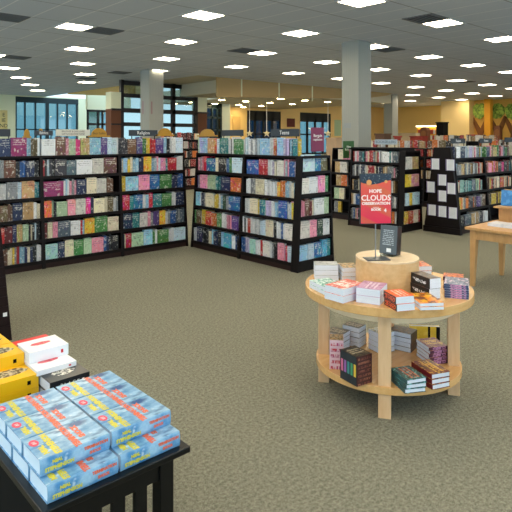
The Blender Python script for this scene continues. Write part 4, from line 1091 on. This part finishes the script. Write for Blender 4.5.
# ------------------------------------------------------------------ black table in front
TZ = .48
tx0, tx1, ty0, ty1 = .645, 1.185, 1.655, 3.0
r = empty('display_table', ((tx0+tx1)/2, (ty0+ty1)/2, 0)); ox_, oy_ = -(tx0+tx1)/2, -(ty0+ty1)/2
def bb(mb, a, b, c_, d_, e, f_): return mb.box(a+ox_, b+ox_, c_+oy_, d_+oy_, e, f_)
bb(MB(), tx0, tx1, ty0, ty1, TZ-.022, TZ).build('tabletop', M_BLK, r, bevel=.003)
for (a, b) in ((tx0+.01, ty0+.02), (tx1-.115, ty0+.02), (tx0+.01, ty1-.075), (tx1-.115, ty1-.075)):
    bb(MB(), a, a+.055, b, b+.055, 0, TZ-.022).build('leg', M_BLK, r, bevel=.002)
bb(MB(), tx0+.065, tx1-.115, ty0+.03, ty0+.055, TZ-.09, TZ-.022).build('apron', M_BLK, r)
bb(MB(), tx0+.065, tx1-.115, ty0+.03, ty0+.055, .06, .12).build('stretcher', M_BLK, r)
bb(MB(), tx1-.10, tx1-.08, ty0+.075, ty1-.075, TZ-.09, TZ-.022).build('apron', M_BLK, r)
bb(MB(), tx0+.03, tx0+.05, ty0+.075, ty1-.075, .06, TZ-.022).build('side_board', M_BLK2, r)
for k in range(4):
    xx = tx1-.115-.045-.045-k*.085+.01
    bb(MB(), xx-.012, xx+.033, ty0+.032, ty0+.053, .12, TZ-.09).build('slat', M_BLK, r)
tag(r, 'black lacquered display table with slatted end in the lower left corner', 'table')

M_BCOV = mat('blue_watercolour_cover', (120, 170, 214), .28); t = NT(M_BCOV); v = t.coord('Object')
sv = t.scalev(v, (7, 16, 7)); n = t.noise(sv, 1.3, 5, .65); n2 = t.noise(t.scalev(v, (4, 9, 4)), 1.6, 3, .5)
c = t.mix(t.step(n, .38, .62), lin((70, 136, 190)), lin((158, 198, 226)))
c = t.mix(t.step(n2, .60, .68), c, lin((30, 82, 140)))
c = t.mix(t.math('MULTIPLY', t.step(t.noise(sv, 3.4, 3), .60, .68), .7), c, lin((206, 224, 238)))
t.link(c, t.b.inputs['Base Color'])
M_YT = mat('yellow_title_ink', (214, 204, 60), .4); M_OT = mat('orange_title_ink', (228, 108, 74), .4); M_PT2 = mat('pink_seal_ink', (236, 70, 100), .4)
M_PG2 = mat('bluish_page_block', (214, 232, 250), .8)
def make_blue():
    L, D, T = .238, .158, .0545
    # rounded spine profile on -y
    prof = []
    for k in range(7):
        a = math.pi/2+math.pi*k/6; prof.append((-D/2+.006+.006*math.cos(a)*1.0, T/2+T/2*math.sin(a)))
    prof_in = [(y+.003 if y < -D/2+.006 else y, T/2+(z-T/2)*.92) for y, z in prof]
    cv = MB()
    cv.prism([(D/2, T)]+prof+[(D/2, 0), (D/2, .003)]+[(p[0], p[1]) for p in prof_in[::-1]]+[(D/2, T-.003)], 'x', -L/2, L/2)
    root = cv.build('book', M_BCOV)
    MB().box(-L/2+.004, L/2-.004, -D/2+.006, D/2-.004, .003, T-.003).build('pages', M_PG2, root)
    R90 = math.pi/2
    top = T+.0004
    # cover lettering reads away from the spine, heads towards -x
    for s_, m_, xx, yy, sz, sx in (('STEPHENSON', M_YT, -.054, .000, .028, .86), ('NEAL', M_YT, -.086, -.024, .024, 1.0), ('TERMINATION', M_OT, .012, .000, .028, .84), ('SHOCK', M_OT, .045, .012, .026, 1.0)):
        text(s_, 'title', m_, root, (xx, yy, top), (0, 0, R90), sz, .0002, sx=sx, bold=.0019)
    MB().prism([(-.096+.015*math.cos(a*math.pi/10), .036+.022*math.sin(a*math.pi/10)) for a in range(20)], 'z', top-.0003, top+.0003).build('seal', M_PT2, root)
    text('#1', 'title', M_WHITE, root, (-.096, .036, top+.0004), (0, 0, R90), .019, .0002)
    ys = -D/2-.0003
    for s_, m_, xx, zz_, sz, al in (('NEAL', M_YT, -.080, .037, .0145, 'LEFT'), ('STEPHENSON', M_YT, -.104, .017, .0165, 'LEFT'), ('TERMINATION', M_OT, .112, .037, .0135, 'RIGHT'), ('SHOCK', M_OT, .086, .018, .0125, 'RIGHT')):
        text(s_, 'spine_title', m_, root, (xx, ys, zz_), (R90, 0, 0), sz, .0003, al, sx=.95, bold=.0008)
    return root
proto = make_blue()
rown = ['front', 'middle', 'back']
k = 0
for layer, (yb0, zz_) in enumerate(((1.68, TZ), (1.74, TZ+.055))):
    for ci, xc_ in enumerate((.79, 1.037)):
        for ri in range(3):
            o = proto if k == 0 else copy_tree(proto); k += 1
            o.location = (xc_, yb0+.079+ri*.1595, zz_)
            tag(o, 'blue hardcover with yellow and orange title, %s layer, %s column, %s row' % (['lower', 'upper'][layer], ['left', 'right'][ci], rown[ri]), 'book', 'blue hardcovers stacked on the black table')
# yellow, white, black and red hardcovers behind
GY = 'hardcovers stacked at the back of the black table'
def pic_mat(name, base, pic, pic2, cx_, cy_, rx, ry):
    m = mat(name, base, .3); t = NT(m); v = t.coord('Object'); x, y, z = t.xyz(v)
    nx = t.noise(v, 22, 3, .6)
    e = t.math('ADD', t.math('POWER', t.math('ABSOLUTE', t.math('DIVIDE', t.math('SUBTRACT', x, cx_), rx)), 2.0), t.math('POWER', t.math('ABSOLUTE', t.math('DIVIDE', t.math('SUBTRACT', y, cy_), ry)), 2.0))
    e = t.math('ADD', e, t.math('MULTIPLY', t.math('SUBTRACT', nx, .5), 1.6))
    c = t.mix(t.math('MULTIPLY', t.math('LESS_THAN', e, 1.0), t.math('GREATER_THAN', z, .02)), lin(base), t.mix(t.step(t.noise(v, 60, 2), .45, .55), lin(pic), lin(pic2)))
    t.link(c, t.b.inputs['Base Color']); return m
M_YB = pic_mat('yellow_pictured_cover', (246, 190, 22), (206, 196, 176), (70, 60, 56), .02, .01, .085, .036)
M_WB = pic_mat('white_cover_red_mark', (236, 238, 244), (206, 30, 56), (236, 90, 100), -.005, .01, .045, .018)
M_KB = pic_mat('black_cover_white_flower', (20, 22, 28), (226, 220, 210), (60, 60, 60), .0, .0, .05, .028)
M_RB2 = pic_mat('red_cover_gold_dragon', (226, 34, 36), (226, 160, 50), (60, 30, 20), .0, .0, .07, .03)
def hard(cover, T, loc, lab, L=.24, D=.16, inks=(M_WHITE,), word=None, rz=0):
    o = book_parts(L, D, T, cover, True); o.location = loc; o.rotation_euler = (0, 0, rz)
    for ch in o.children: ch.name = 'pages'
    MB().box(L*.30, L*.36, -D/2-.0006, -D/2, T*.3, T*.62).build('publisher_mark', inks[0], o)
    if word: text(word, 'spine_title', inks[-1], o, (-.0, -D/2-.0005, T*.5), (math.pi/2, 0, 0), T*.42, .0002)
    tag(o, lab, 'book', GY); return o
M_GT = mat('grey_title_ink', (150, 146, 120), .5)
def yl(loc, lab, rz=0): return hard(M_YB, .0525, loc, lab, inks=(M_BLK2,), rz=rz)
yl((.80, 2.48, TZ), 'yellow hardcover, lowest of the front yellow pile behind the blue ones')
yl((.80, 2.482, TZ+.053), 'yellow hardcover with pale fish-like picture, top of the front yellow pile')
yl((.79, 2.645, TZ), 'yellow hardcover at the base of the rear yellow pile')
yl((.79, 2.645, TZ+.053), 'yellow hardcover in the middle of the rear yellow pile')
yl((.79, 2.625, TZ+.106), 'topmost yellow hardcover, cut by the left picture edge')
yl((.79, 2.81, TZ), 'yellow hardcover, lowest at the far back left of the table')
yl((.79, 2.81, TZ+.053), 'yellow hardcover, second at the far back left of the table')
yl((.79, 2.79, TZ+.106), 'yellow hardcover on top at the far back left of the table')
hard(M_KB, .049, (1.012, 2.363, TZ), 'black hardcover underneath the one with the white flower', inks=(M_WHITE, M_WHITE), L=.175, D=.145)
hard(M_KB, .049, (1.012, 2.363, TZ+.0495), 'black hardcover with white flower picture, behind the right blue column', inks=(M_WHITE, M_WHITE), word='B L A C K', L=.175, D=.145)
hard(M_WB, .049, (1.012, 2.53, TZ), 'white hardcover at the very bottom behind the black pair', L=.18, D=.15)
hard(M_WB, .049, (1.012, 2.53, TZ+.0495), 'white hardcover second from the bottom behind the black pair', L=.18, D=.15)
RI = mat('red_ink', (200, 30, 50))
hard(M_WB, .022, (.996, 2.466, TZ+.0995), 'thin white hardcover with red mark between black book and thick white one', inks=(RI,), L=.175, D=.155)
hard(M_WB, .049, (1.0, 2.562, TZ+.122), 'thick white hardcover with red mark on top of the white pile', inks=(RI,), L=.178, D=.155)
hard(M_RB2, .049, (1.035, 2.80, TZ), 'red hardcover at the bottom, back edge of the black table', L=.21)
hard(M_RB2, .049, (1.035, 2.80, TZ+.0495), 'red hardcover with gold dragon picture behind the white pile', L=.21)
for o in bpy.data.objects:
    if o.get('label') and len(o['label'].split()) > 16: print('LONG', o.name, o['label'])
print('individual books', sum(1 for o in bpy.data.objects if o.get('category') == 'book'))
